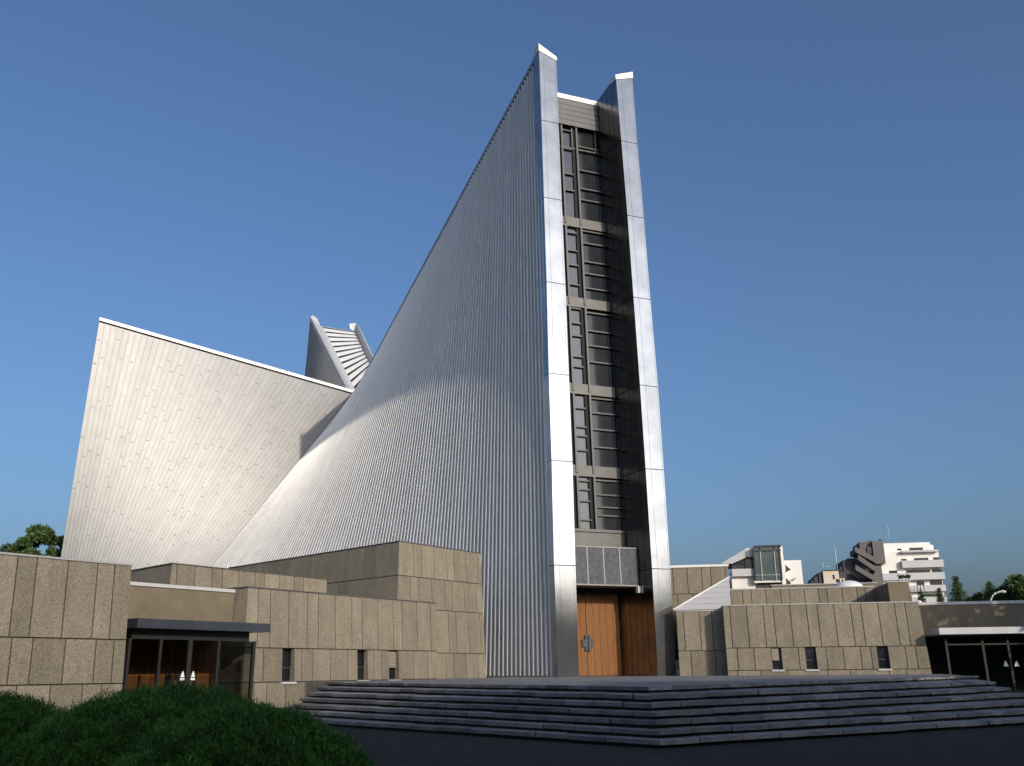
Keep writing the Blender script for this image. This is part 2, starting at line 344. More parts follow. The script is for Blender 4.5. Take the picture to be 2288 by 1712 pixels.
def ext(js, step_pat, lo):                                      # continue a panel rhythm beyond the surveyed joints
    js = sorted(js); i = 0
    while js[0] > lo: js.insert(0, js[0]-step_pat[i % len(step_pat)]); i += 1
    return js
A_ = az(35.7); C_ = V((-A_.y, A_.x, 0)); A2 = az(33.7); C2 = V((-A2.y, A2.x, 0)); B_ = V((.985, -.174, 0)); D_ = V((.174, .985, 0))
# ---- left annex
left = empty('stone_annex', (-12, 42, 0), 'brown stone panelled low annex left of the big doors, glazed porch under dark canopy', 'annex')
K1 = V((-12.47, 30.66, 0)); m1 = Mass([K1-A_*16, K1, K1+C_*12, K1-A_*16+C_*12], 0, 4.7, [.067, 0, 0, 0])
z1t = m1.hit(0, 140, 1251)[1]; m1.z1 = z1t
zM = m1.hit(0, 140, 1426.5)[1]; zL = m1.hit(0, 140, 1529.5)[1]
m1.wall({0: {'z': [0, zL, zM, z1t], 'j': [ext(pj(m1, 0, [37.6, 113, 185, 227.5], 1534), [.6, 1, 1], -8), ext(pj(m1, 0, [26.7, 74, 147, 215.4, 255.4], 1431), [1, 1, .6], -8), ext(pj(m1, 0, [38.4, 82.2, 152.5, 218.9, 256.9], 1264), [1, 1, .6], -8)]}}, left)
m1.cope([0, 1], left, 'coping', h=.06)
P2 = V((-10.83, 38.4, 0)); L2 = 12.47
m2 = Mass([P2, P2+A2*L2, P2+A2*L2+C2*9, P2+C2*9], 0, 4.7, [.067, 0, 0, .03])
z2t = m2.hit(0, 700, 1325.5)[1]; z2m = m2.hit(0, 706, 1450)[1]; z2l = m2.hit(0, 700, 1522.5)[1]; m2.z1 = z2t
wz = lambda y0, y1, x: (m2.hit(0, x, y1)[1], m2.hit(0, x, y0)[1])
def wn2(x0, x1, kind): a, b = m2.hit(0, x0, 1480)[0], m2.hit(0, x1, 1480)[0]; return (a, b, z2l, z2m, kind)
m2.wall({0: {'z': [0, z2l, z2m, z2t], 'j': [pj(m2, 0, [568, 595.6, 638.7, 681, 706.8], 1535), pj(m2, 0, [588, 673.9, 699.3, 738.9, 777.1, 835.8, 853, 924.5, 955.6], 1480),
    pj(m2, 0, [577.5, 604.9, 645.9, 687.5, 711.5, 749.4, 786, 808.8], 1335)+pj(m2, 0, [843.9, 877.9, 897.5, 930.8, 961.1], 1358)],
    'wins': [wn2(630.5, 658, 'plain'), wn2(798.6, 821.5, 'plain'), wn2(869, 891, 'louver')]},
    3: {'z': [0, z2l, z2m, z2t], 'j': [[6.3, 7.3, 8.4], [6.0, 7.0, 8.1], [6.6, 7.6, 8.45]]}}, left)
m2.cope([0, 3], left, 'coping_dark', h=.05)
# taller block beside the metal shell
P3 = V((-6.19, 49.8, 0)); e3 = az(35.7); w3 = az(-46)
Q3 = V((-1.67, 56.0, 0)); L3 = (Q3-P3).length; far3 = P3 + w3*21
m3 = Mass([far3, P3, Q3, Q3+w3*6, far3+e3*2.5], .2, 8, [.067, .067, 0, 0, 0])
zz = [m3.hit(1, 879, 1208)[1], m3.hit(1, 877, 1283.8)[1], m3.hit(1, 972, 1363.3)[1], m3.hit(1, 972, 1459.2)[1]]
m3.z1 = zz[0]; lv3 = [.2]+zz[::-1]
m3.wall({1: {'z': lv3, 'j': [pj(m3, 1, [900, 930, 975.6, 996.5, 1013.6, 1041.7, 1068.4], 1480), pj(m3, 1, [1002.3, 1019.3, 1046.4, 1072.7], 1400), pj(m3, 1, [885.2, 917, 935.5, 964.7, 992.8, 1009.9, 1036.6, 1063.5], 1310), pj(m3, 1, [892.4, 924.2, 941.7, 970, 997.7, 1014.2, 1040.3, 1067], 1250)]},
         0: {'z': lv3, 'j': [[], [], pj(m3, 0, [731, 755, 784.7, 800.6, 829, 855.7], 1300), pj(m3, 0, [500, 520, 548, 583, 609, 639, 677, 699.7, 723.7, 741, 768.5, 794, 812.5, 839, 870], 1255)]}}, left)
m3.cope([0, 1], left, 'coping_dark', h=.04)
pp = MB(); q = m3.hit(0, 520, 1262); b = m3.pt(0, q[0], 4, -.10); pp.par(b, m3.t[0]*.12, m3.o[0]*.09, V((0, 0, zz[0]-4+.12))); pp.build('drainpipe', 'white', left)
# set-back tier between them
w4 = az(-46); P4 = V((-14.9, 40.2, 0)); Q4 = P4 + A2*9.75
m4 = Mass([P4+w4*9, P4, Q4, Q4+w4*5], 3, 6, [.067, .067, 0, 0])
m4.z1 = m4.hit(1, 500, 1271.5)[1]
m4.wall({1: {'z': [3, m4.z1], 'j': [pj(m4, 1, [369.8, 393.8, 434.5, 473.3, 496.6, 533.6, 569.5, 591, 625, 657.5, 677.8], 1300)]},
         0: {'z': [3, m4.z1], 'j': [pj(m4, 0, [316, 334], 1290)]}}, left)
m4.cope([0, 1], left, 'coping_dark', h=.04)
# porch: fascia, canopy, glazing, oak doors
Fp = P2 + C2*.93
fz0, fz1 = 2.7, atY(512, 1325, 38.9).z
f_ = MB(); f_.par(Fp+V((0, 0, fz0))-A_*10, A_*10, C_*3.0, V((0, 0, fz1-fz0))); f_.build('fascia', 'plain', left)
f_ = MB(); f_.par(Fp+V((0, 0, fz1+.003))-A_*10-C_*.06, A_*10.0, C_*3.1, V((0, 0, .13))); f_.build('coping', 'coping_pale', left)
cR = atY(605, 1394, 37.0); cz1 = cR.z; cz0 = atY(605, 1413, 37.0).z
cLx = 5.75
cn = MB(); c0 = V((cR.x, cR.y, cz0)); cn.par(c0-A_*cLx, A_*cLx, C_*1.95, V((0, 0, cz1-cz0)))
cn.build('canopy', 'canopy', left)
cn = MB(); cn.par(c0-A_*(cLx-.12)+C_*1.0-V((0, 0, .004)), A_*(cLx-.9), C_*2.9, V((0, 0, .25))); cn.par(c0-A_*(cLx-.2)+C_*.55+V((0, 0, -.34)), A_*(cLx-.75), C_*.12, V((0, 0, .335))); cn.build('canopy_beam', 'post', left)
G0 = V((-10.07, 36.9, 0)); gz = cz0-.34
gl = MB(); pts = [0, 1.64, 2.88, 4.09, 5.3]
pst = MB()
for i, u in enumerate(pts):
    wd = .16 if i in (2,) else .09
    if i == 0: wd = .12
    pst.par(G0-A_*(u+wd/2)-C_*.03, A_*wd, C_*.12, V((0, 0, gz)))
pst.par(G0-A_*5.4, A_*5.4, C_*.09, V((0, 0, .06)))
for t_ in (0.0,): pst.par(G0+C_*2.0-A_*.05, A_*.1, C_*.1, V((0, 0, gz)))
pst.build('door_frame', 'post', left)
def glass(name='clear_glass', tint=(.58, .60, .57)):
    m = bpy.data.materials.new(name); m.use_nodes = True; nt = m.node_tree; N = nt.nodes; L = nt.links; N.remove(N['Principled BSDF'])
    t = N.new('ShaderNodeBsdfTransparent'); t.inputs[0].default_value = (*tint, 1); gsy = N.new('ShaderNodeBsdfGlossy'); gsy.inputs['Roughness'].default_value = .03; gsy.inputs[0].default_value = (.8, .8, .8, 1)
    mx = N.new('ShaderNodeMixShader'); lw = N.new('ShaderNodeLayerWeight'); lw.inputs[0].default_value = .5; pw = N.new('ShaderNodeMath'); pw.operation = 'POWER'; pw.inputs[1].default_value = 4; L.new(lw.outputs['Facing'], pw.inputs[0])
    fr = N.new('ShaderNodeMath'); fr.operation = 'MULTIPLY_ADD'; fr.inputs[1].default_value = .6; fr.inputs[2].default_value = .045; L.new(pw.outputs[0], fr.inputs[0])
    L.new(fr.outputs[0], mx.inputs[0]); L.new(t.outputs[0], mx.inputs[1]); L.new(gsy.outputs[0], mx.inputs[2]); L.new(mx.outputs[0], N['Material Output'].inputs[0]); return m
M['glass'] = glass()
for i in range(4):
    gl = MB(); a = G0-A_*(pts[i]+.05)+V((0, 0, .06)); b = G0-A_*(pts[i+1]-.05)+V((0, 0, .06)); z = V((0, 0, gz-.07)); gl.quad(a, b, b+z, a+z)
    go = gl.build('glass_door' if i in (1, 2) else 'glass_panel', 'glass', left)
    if i in (1, 2):
        st = MB(); sx = .34 if i == 1 else .20; u = pts[2]+(-.22 if i == 1 else .22); o = G0-A_*u-C_*.02+V((0, 0, 1.25))
        st.quad(o-A_*.085, o+A_*.085, o+A_*.02+V((0, 0, .20)), o-A_*.02+V((0, 0, .20))); st.quad(o-A_*.09-V((0, 0, .11)), o+A_*.09-V((0, 0, .11)), o+A_*.09-V((0, 0, .03)), o-A_*.09-V((0, 0, .03)))
        st.build('sticker', 'sign', go)
        hb = MB(); u2 = pts[2]+(-.12 if i == 1 else .5); hb.tube(G0-A_*u2-C_*.06+V((0, 0, .5)), G0-A_*u2-C_*.06+V((0, 0, 1.15)), .016); hb.build('handle', 'seam', go)
gl = MB(); a = G0+C_*.12+V((0, 0, .06)); b = G0+C_*1.95+V((0, 0, .06)); gl.quad(a, b, b+z, a+z); gl.build('glass_panel', 'glass', left)
Dp = P2 + C2*1.64
def cross_handle(c, t, o, sgn, parent, k=1.0):
    hb = MB(); th = .07*k
    for (x0, x1, y0, y1) in ((.03, .20, -.50, .50), (.20, .40, -.22, .22)):
        hb.par(c+t*(sgn*x0*k)+V((0, 0, y0*k))+o*.06, t*(sgn*(x1-x0)*k), o*th, V((0, 0, (y1-y0)*k)))
    hb.par(c+t*(sgn*.06*k)+V((0, 0, -.3*k)), t*(sgn*.05), o*.07, V((0, 0, .6*k)))
    hb.build('handle', 'box', parent)
for i, (u0, u1) in enumerate(((.0, 2.0), (2.03, 4.0), (4.03, 6.0))):
    wd = MB(); nb = 6
    for j in range(nb):
        a = u0+(u1-u0)*j/nb; b_ = u0+(u1-u0)*(j+1)/nb-.02
        wd.par(Dp-A_*b_, A_*(b_-a), C_*.06, V((0, 0, 2.75)), 0, random.uniform(.8, 1.12))
    wd.par(Dp-A_*u1+C_*.065, A_*(u1-u0), C_*.05, V((0, 0, 2.75)), 1)
    wo = wd.build('wooden_door', ['wood', 'dark'], left)
    if i < 2: cross_handle(Dp-A_*(1.97 if i == 0 else 2.06)+V((0, 0, 1.05)), A_, -C_, 1 if i == 0 else -1, wo, .75)
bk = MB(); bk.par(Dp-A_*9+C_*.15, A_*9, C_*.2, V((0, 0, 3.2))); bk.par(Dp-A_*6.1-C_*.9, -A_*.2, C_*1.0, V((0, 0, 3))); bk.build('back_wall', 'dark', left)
# ---- right annex
right = empty('stone_annex', (20, 60, 0), 'brown stone panelled low annex right of the church, dome skylight on its roof, pale canopy', 'annex')
P5 = V((12.33, 55.6, 0)); L5 = 11.07
m5 = Mass([P5, P5+B_*L5, P5+B_*L5+D_*6, P5+D_*6], .0, 4.7, [.1, .03, 0, 0])
z5t = m5.hit(0, 1800, 1351)[1]; z5m = m5.hit(0, 1800, 1446.2)[1]; z5l = m5.hit(0, 2030, 1495)[1]; m5.z1 = z5t
def wn5(x0, x1, kind): return (m5.hit(0, x0, 1475)[0], m5.hit(0, x1, 1475)[0], z5l+.02, z5m, kind)
m5.wall({0: {'z': [0, z5l, z5m, z5t], 'j': [pj(m5, 0, [1648, 1700, 1760, 1850, 1900, 1987, 2026], 1500), pj(m5, 0, [1625.6, 1648.4, 1686.5, 1786, 1847.9, 1886.4, 1924.8, 1948.4, 2026, 2049.6], 1472),
    pj(m5, 0, [1630.7, 1668.4, 1705.4, 1728, 1765.4, 1802.4, 1826.7, 1864, 1901.3, 1924.5, 1963, 2000.2, 2023.7], 1365)],
    'wins': [wn5(1724.6, 1748, 'louver'), wn5(1800.5, 1825.5, 'plain'), wn5(1961.8, 1988, 'plain')]},
    3: {'z': [0, z5l, z5m, z5t], 'j': [[3], [2.4, 4.4], [3.4, 5.2]]}}, right)
m5.cope([0, 3], right, 'coping', h=.06)
P6 = P5 + D_*1.33 - B_*2.75; m6 = Mass([P6, P6+B_*4.3, P6+B_*4.3+D_*5, P6+D_*5], .0, 4.7, [.1, 0, 0, 0])
z6t = m6.hit(0, 1540, 1366)[1]; z6m = m6.hit(0, 1540, 1454.5)[1]; m6.z1 = z6t
m6.wall({0: {'z': [0, z6m, z6t], 'j': [pj(m6, 0, [1521.7, 1544.7, 1578, 1600], 1480), pj(m6, 0, [1528.3, 1564.4, 1592], 1400)]}}, right)
m6.cope([0], right, 'coping_pale', h=.05)
# tall block behind, with pale coping
P6b = P6 + D_*4.2 - B_*1.5; m6b = Mass([P6b, P6b+B_*8.8, P6b+B_*8.8+D_*8, P6b+D_*8], 2, 8, [.08, 0, 0, 0])
s1 = m6b.hit(0, 1638, 1330)[0]; m6b = Mass([P6b, P6b+B_*s1, P6b+B_*s1+D_*8, P6b+D_*8], 2, 8, [.08, 0.03, 0, 0])
m6b.z1 = m6b.hit(0, 1560, 1267.5)[1]; zb = m6b.hit(0, 1540, 1327)[1]
m6b.wall({0: {'z': [2, zb, m6b.z1], 'j': [pj(m6b, 0, [1515, 1547.6, 1580, 1610], 1340), pj(m6b, 0, [1504, 1536.4, 1568.8, 1589, 1621.7], 1295)]}}, right)
m6b.cope([0, 1], right, 'white', h=.15, out=.06)
# small metal roof slope leaning against it
t0 = m6.pt(0, m6.hit(0, 1504, 1365)[0], z6t+.09, .02); t1 = m6.pt(0, m6.hit(0, 1634, 1360)[0], z6t+.09, .02)
t2 = onpl(1629, 1290, P6b-D_*.25, D_); t3 = t1 + D_*2.9; t3.z = z6t+.1
rs = MB(); nst = 6
rs.quad(t0, t1, t2, m=0); rs.quad(t1, t3, t2, m=0); rs.quad(t0, t2, t3, m=0)
nn = (t1-t0).cross(t2-t0).normalized()
for i in range(1, nst):
    f = i/nst; a = t0.lerp(t2, f)+nn*.012; b_ = t1.lerp(t2, f)+nn*.012; up = (t2-t0).normalized()*.03; rs.quad(a, b_, b_+up*.7, a+up*.7, m=1)
rs.tube(t0+nn*.03, t2+nn*.03, .045, n=6, m=2)
rs.build('roof_slope', ['coping_pale', 'joint', 'louver'], right)
# second tier and its neighbours
P7 = V((m5.p[0].x, m5.p[0].y, 0)) + D_*4.6 - B_*1
m7 = Mass([P7, P7+B_*12, P7+B_*12+D_*5, P7+D_*5], 3, 6, [.06, 0, 0, 0])
a7 = m7.hit(0, 1634.5, 1350)[0]; b7 = m7.hit(0, 1956, 1335)[0]
m7 = Mass([P7+B_*a7, P7+B_*b7, P7+B_*b7+D_*5, P7+B_*a7+D_*5], 3, 6, [.06, 0, 0, 0]); m7.z1 = m7.hit(0, 1800, 1315)[1]
m7.wall({0: {'z': [3, m7.z1], 'j': [pj(m7, 0, [1659.8, 1679.4, 1712, 1745, 1765, 1798.3, 1829.8, 1849.5, 1883.2, 1916.2, 1935.8], 1335)]}}, right)
m7.cope([0, 3], right, 'coping', h=.07)
sk_ = MB(); c = atY(1897, 1313, 62.0); prof = [(1.0*math.cos(i*math.pi/16)*.95, .55*math.sin(i*math.pi/16)) for i in range(9)]
sk_.lathe((c.x, c.y, m7.z1+.02), [(.98, 0), (.98, .12)]+[(r_, z_+.12) for r_, z_ in prof]); sk_.build('dome_skylight', 'louver', right)
P8 = V(m7.p[1]) - D_*4.0; m8 = Mass([P8, P8+B_*3.3, P8+B_*3.3+D_*7, P8+D_*7], 3, 6, [.06, .06, 0, 0])
r8 = m8.hit(0, 2045, 1325)[0]; m8 = Mass([P8, P8+B_*r8, P8+B_*r8+D_*7, P8+D_*7], 3, 6, [.06, .06, 0, 0]); m8.z1 = m8.hit(0, 1995, 1301.5)[1]
m8.wall({}, right, 'plain_wall'); m8.cope([0, 1], right, 'coping', h=.06)
P8b = V(m7.p[0]) + D_*5.2; m8b = Mass([P8b, P8b+B_*12, P8b+B_*12+D_*4, P8b+D_*4], 3, 6, 0)
a_ = m8b.hit(0, 1724, 1312)[0]; b_ = m8b.hit(0, 1960, 1305)[0]
m8b = Mass([P8b+B_*a_, P8b+B_*b_, P8b+B_*b_+D_*4, P8b+B_*a_+D_*4], 3, 6, 0); m8b.z1 = m8b.hit(0, 1800, 1307)[1]
m8b.wall({}, right, 'plain_wall'); m8b.cope([0, 3], right, 'coping', h=.06)
# right porch
C9 = V((23.5, 52.56, 0)); F9 = C9 + D_*4.4; z9 = atY(2060, 1353, 57.0).z
f9 = MB(); f9.par(F9-B_*1.2+V((0, 0, 3.05)), B_*16, D_*3, V((0, 0, z9-3.05))); f9.build('fascia', 'plain', right)
f9 = MB(); f9.par(F9-B_*1.25+V((0, 0, z9+.003))-D_*.06, B_*16.1, D_*3.1, V((0, 0, .17))); f9.build('coping', 'coping_pale', right)
c9 = MB(); c9.par(C9+V((0, 0, 3.07)), B_*13, D_*4.38, V((0, 0, .35)))
c9.build('canopy', 'canopy_pale', right)
p9 = MB(); G9 = C9 + D_*.75 + B_*.45
for u in (0, 1.9, 3.2, 4.5, 6.3, 8): p9.par(G9+B_*(u-.06), B_*.12, D_*.12, V((0, 0, 3.066)))
p9.par(G9, B_*9, D_*.1, V((0, 0, .08))); p9.par(G9+V((0, 0, 2.5)), B_*9, D_*.1, V((0, 0, .08))); p9.build('door_frame', 'post', right)
for i, (u0, u1) in enumerate(((.06, 1.84), (1.96, 3.14), (3.26, 4.44), (4.56, 6.24), (6.36, 7.94))):
    gg = MB(); a = G9+B_*u0+D_*.05; b_ = G9+B_*u1+D_*.05; zz_ = V((0, 0, 3.0)); gg.quad(a, b_, b_+zz_, a+zz_)
    go = gg.build('glass_door' if i in (1, 2) else 'glass_panel', 'glass', right)
    if i in (1, 2):
        st = MB(); o = G9+B_*(3.2+(-.28 if i == 1 else .28))-D_*.01+V((0, 0, 1.35))
        st.quad(o-B_*.13, o+B_*.13, o+B_*.03+V((0, 0, .28)), o-B_*.03+V((0, 0, .28))); st.build('sticker', 'sign', go)
    if i == 3:
        st = MB(); o = G9+B_*5.0-D_*.01+V((0, 0, 1.75)); st.quad(o, o+B_*.8, o+B_*.8+V((0, 0, .2)), o+V((0, 0, .2))); st.build('sticker', 'sign', go)
bk = MB(); bk.par(F9-B_*.9+D_*1.2, B_*14, D_*.2, V((0, 0, 3.04))); bk.par(F9-B_*1.0-D_*.5, B_*.2, D_*1.7, V((0, 0, 3.04))); bk.build('back_wall', 'slate', right)
# ---------------------------------------------------------------- cathedral
F = az(69); NN = az(-26); UL = NN*.03 + V((0, 0, 1)); P0 = V((2.52, 56, 0)) - V((0, 0, 0))
P0z = V((2.52, 56, ZP))
church = empty('cathedral', (2.5, 66, 0), 'tall stainless steel clad church of sweeping ribbed shells with twin fins over wooden doors', 'church')
def fp(s, t, z): return P0z + F*s + NN*t + UL*(z-ZP)
LVL = [ZP, 7.43, 13.94, 19.74, 26.26, 32.72, 39.0]; LVR = [ZP, 7.41, 13.85, 19.62, 26.07, 32.48, 38.7]
LL = [0, .01, .10, .13, .21, .25, .28, .30]; LR = [1.35, 1.43, 1.53, 1.55, 1.59, 1.59, 1.62, 1.65]
RL = [6.59, 6.71, 6.76, 6.78, 6.76, 6.74, 6.66, 6.58]; RR = [7.88, 8.02, 8.11, 8.16, 8.09, 8.07, 8.0, 8.0]
def fin(Ls, Rs, zl, zr, left_side):
    LV = LVL if left_side else LVR
    mb = MB(); g = .025; n = len(LV)
    for i in range(n):
        z0 = LV[i]+(g if i else 0); lz1 = (LV[i+1]-g) if i < n-1 else zl; rz1 = (LV[i+1]-g) if i < n-1 else zr
        a0, a1, b0, b1 = Ls[i], Ls[i+1], Rs[i], Rs[i+1]; K = 6 if i < n-1 else 1
        pv = random.uniform(.95, 1.04); D = .9
        A, B, Cc, Dd = fp(a0, 0, z0), fp(b0, 0, z0), fp(b1, 0, rz1), fp(a1, 0, lz1)
        mb.quad(A, B, Cc, Dd, 0, pv)
        mb.quad(A, Dd, fp(a1, D, lz1), fp(a0, D, z0), 0, pv); mb.quad(B, fp(b0, D, z0), fp(b1, D, rz1), Cc, 0, pv)
        mb.quad(Dd, Cc, fp(b1, D, rz1), fp(a1, D, lz1), 0, pv); mb.quad(A, fp(a0, D, z0), fp(b0, D, z0), B, 0, pv)
        if i:
            mb.quad(fp(a0+.02, .03, z0-2*g), fp(b0-.02, .03, z0-2*g), fp(b0-.02, .03, z0), fp(a0+.02, .03, z0), 1)
        for f in (.24, .90) if left_side else (.30, .93):       # hairline vertical seams
            p, q = fp(a0+(b0-a0)*f, -.003, z0), fp(a1+(b1-a1)*f, -.003, min(lz1, rz1)-.02); mb.quad(p, p+F*.012, q+F*.012, q, 2)
    return mb.build('fin', ['fin', 'dark', 'joint'], church)
fl = fin(LL, LR, 45.0, 44.5, True); fr_ = fin(RL, RR, 44.05, 44.55, False)
tag(fl, 'left fin, its front face glinting in the sun'); tag(fr_, 'right fin with dark polished inner side')
def fincap(a, b, za, zb, ha, hb, dep=.7):
    mb = MB(); P = [fp(a-.04, -.04, za+.003), fp(b+.04, -.04, zb+.003), fp(b+.04, dep, zb+.003), fp(a-.04, dep, za+.003)]; T = [P[0]+UL*ha, P[1]+UL*hb, P[2]+UL*hb, P[3]+UL*ha]
    mb.quad(P[0], P[1], T[1], T[0]); mb.quad(P[1], P[2], T[2], T[1]); mb.quad(P[3], P[0], T[0], T[3]); mb.quad(T[0], T[1], T[2], T[3]); mb.quad(P[0], P[3], P[2], P[1]); mb.quad(P[2], P[3], T[3], T[2])
    return mb.build('coping', 'steel_cap', church)
fincap(.30, 1.65, 45.0, 44.45, .62, .34); fincap(6.58, 8.0, 44.05, 44.55, .42, .55)
# ribbed hypar shells
def shell(B0, B1, T0, T1, nr, outp, h=.085, nv=24, tick=True, dens=1., prof=None, name='metal_shell', ctl=None, shade_strip=None, sheet='steel'):
    B0, B1, T0, T1 = map(V, (B0, B1, T0, T1)); mb = MB()
    Cc_ = V(ctl) if ctl is not None else (B0+B1)/2
    def Bc(u): return B0*(1-u)**2 + Cc_*(2*u*(1-u)) + B1*u*u
    def S(u, v): return Bc(u).lerp(T0.lerp(T1, u), v)
    def Nn(u, v):
        du = ((Cc_-B0)*(2*(1-u))+(B1-Cc_)*(2*u))*(1-v) + (T1-T0)*v; dv = T0.lerp(T1, u)-Bc(u); n = du.cross(dv).normalized(); return n if n.dot(outp-S(u, v)) > 0 else -n
    prof = prof or [(0, 0), (.60, 0), (.66, 1), (.94, 1), (1, 0)]
    flip = ((B1-B0).cross(T0-B0)).dot(Nn(.3, .3)) < 0
    for i in range(nr):
        pv = random.uniform(.96, 1.04)
        for k in range(len(prof)-1):
            (u0, h0), (u1, h1) = prof[k], prof[k+1]; ua, ub = (i+u0)/nr, (i+u1)/nr; base = len(mb.v)
            for j in range(nv+1):
                v = j/nv; wdt = ((B1-B0).lerp(T1-T0, v)).length/nr; hh = min(h, wdt*.62); n = Nn((i+.5)/nr, v)
                mb.v += [tuple(S(ua, v)+n*hh*h0), tuple(S(ub, v)+n*hh*h1)]
            for j in range(nv):
                a = base+2*j; f = (a, a+1, a+3, a+2); mb.f.append(f if not flip else f[::-1]); mb.m.append(2 if shade_strip == k else 0); mb.a.append(pv); mb.sm.append(True)
        if tick:
            zl_, zh = S((i+.5)/nr, 0).z, S((i+.5)/nr, 1).z; zk = zl_+2.2+((i*7) % 5)*.35
            while zk < zh-1:
                v = (zk-zl_)/(zh-zl_); n = Nn((i+.5)/nr, v); p = S((i+.10)/nr, v)+n*.012; q = S((i+.55)/nr, v)+n*.012; d = (S((i+.5)/nr, v+.001)-S((i+.5)/nr, v)).normalized()
                if random.random() < .75: mb.quad(p, q, q+d*.035, p+d*.035, 1); mb.quad(q-d*.04+(p-q)*.25, q-d*.04, q+d*.07, q+d*.07+(p-q)*.25, 1)
                zk += 5.3 if random.random() < .7 else 2.6
    return mb.build(name, [sheet, 'joint', 'rib_shade'], church)
J1 = atY(796, 884, 105); _v = atY(273, 1513, 90); VL = V((_v.x, 90, ZP)); TL = fp(.58, .12, 44.85); FL = fp(.33, .12, ZP)
s_front = shell(FL, VL, TL, J1, 112, V((-60, 20, 20)), h=.26, prof=[(0, 0), (.26, 0), (.54, 0), (.58, 1), (.88, 1), (.96, 0), (1, 0)], shade_strip=1, sheet='steel_front', ctl=FL+az(-36)*24)
tag(s_front, 'great ribbed shell sweeping down left of the fins')
tipL = atY(221.5, 720, 90.5); fLx = atY(93, 1507, 90.5); footL = V((fLx.x, 90.5, ZP))
s_left = shell(footL, VL, tipL, J1, 46, V((-20, 0, 20)), h=.10, prof=[(0, 0), (.88, 0), (.90, 1), (.98, 1), (1, 0)])
tag(s_left, 'brightly sunlit left wing shell')
def ridge(a, b, ins, wd=1.35, h=.34, drop=1.3, over=.16, m='steel_cap', name='ridge_cap', gp_=.16, tilt=0):
    a = V(a); b = V(b); ins = ins.normalized(); mb = MB(); o = -ins*over; l = V((0, 0, gp_)); z = V((0, 0, gp_+h)); zi = V((0, 0, gp_+h-tilt))
    mb.quad(a+ins*.05, b+ins*.05, b+ins*.05+l, a+ins*.05+l, 1)                      # dark gap , its black painted for the shade under the overhanging cap
    n = max(1, int((b-a).length/3.6))
    for i in range(n):
        p, q = a.lerp(b, i/n), a.lerp(b, (i+1)/n-.0008); pv = random.uniform(.9, 1.06)
        mb.quad(p+o+l, q+o+l, q+o+z, p+o+z, 0, pv); mb.quad(p+o+z, q+o+z, q+ins*wd+zi, p+ins*wd+zi, 0, pv); mb.quad(p+o+l, p+ins*.3+l, q+ins*.3+l, q+o+l, 1)
    mb.quad(a+ins*wd+zi, b+ins*wd+zi, b+ins*wd-V((0, 0, drop)), a+ins*wd-V((0, 0, drop))); mb.quad(a+o+l, a+o+z, a+ins*wd+zi, a+ins*wd-V((0, 0, drop)))
    return mb.build(name, [m, 'dark'], church)
ridge(TL, J1, F, m='coping', wd=1.0, gp_=.28, tilt=.5); ridge(tipL, J1, NN, m='steel_cap')
W = 7.8; J2 = J1 + F*W; TR = fp(7.75, .15, 44.45); FR = fp(7.6, .15, ZP); VR = FR + az(5)*40.5; VR.z = ZP
shell(FR, VR, TR, J2, 60, V((90, 70, 20)), tick=False, h=.11); ridge(TR, J2, -F, m='coping', wd=1.05, gp_=.1, tilt=.3)
# glazed roof strip of the front arm
def strip(a, b, c, d, n, parent=church, name='roof_louver', dep=.22):
    mb = MB(); a, b, c, d = map(V, (a, b, c, d)); nn = (b-a).cross(d-a).normalized()
    if nn.z < 0: nn = -nn
    for i in range(n):
        f0, f1 = i/n, (i+.62)/n; p, q, r_, s_ = a.lerp(d, f0), b.lerp(c, f0), b.lerp(c, f1), a.lerp(d, f1)
        bk = nn*-.02; g0, g1 = i/n, (i+1)/n; mb.quad(a.lerp(d, g0)+bk, b.lerp(c, g0)+bk, b.lerp(c, g1)+bk, a.lerp(d, g1)+bk, 1)
        e_ = nn*.05; mb.quad(p+e_, q+e_, r_+e_, s_+e_, 0); mb.quad(p, q, q+e_, p+e_, 0); mb.quad(s_+e_, r_+e_, r_, s_, 0)
    return mb.build(name, ['louver', 'dark'], parent)
strip(fp(1.6, 3.4, 43.2), fp(6.7, 3.4, 43.2), J1+F*(W-1.4)-V((0, 0, 1)), J1+F*1.4-V((0, 0, 1)), 40)
# far arm rising behind the left wing
Y1, Y0 = 134., 113.
a1, a0 = atY(693.5, 708, Y1), atY(769.6, 858, Y0); b1, b0 = atY(716, 729, Y1), atY(783, 862, Y0); c1, c0 = atY(721, 730, Y1+.2), atY(791, 866, Y0+.2)
d1, d0 = atY(795, 742, Y1+3.5), atY(831, 822, Y0+5); e1, e0 = atY(808, 740, Y1+3), atY(842, 812, Y0+4.5); x1, x0 = atY(796, 722, Y1+3.4), atY(835, 803, Y0+4.9)
def ex(p, q, k=.35): return q + (q-p)*k                        # run on down behind the crossing
fa = MB(); A0, B0_, C0_, D0_, E0_, X0_ = ex(a1, a0), ex(b1, b0), ex(c1, c0), ex(d1, d0), ex(e1, e0), ex(x1, x0)
fa.quad(a1, b1, B0_, A0, 0); fa.quad(b1, c1, C0_, B0_, 1); fa.quad(x1, e1, E0_, X0_, 0); fa.quad(d1, x1, X0_, D0_, 1)
tk = V((0, 0, -.4)); fa.quad(a1, A0, A0+tk, a1+tk, 0); fa.quad(e1, E0_, E0_+tk*4, e1+tk*4, 0)
pk = atY(781, 723, Y1+3.3); pk2 = atY(782, 734, Y1+3.3); fa.quad(pk, x1, d1, pk2, 0); fa.quad(pk, pk2, pk2+V((0, 1, 0)), pk+V((0, 1, 0)), 0)
pm = atY(699, 704, Y1+.6); pn = atY(709, 712, Y1+.6); fa.quad(a1, pm, pn, b1, 0)
fa.build('ridge_cap', ['canopy_pale', 'inner_light' if 'inner_light' in M else 'coping_pale'], church)
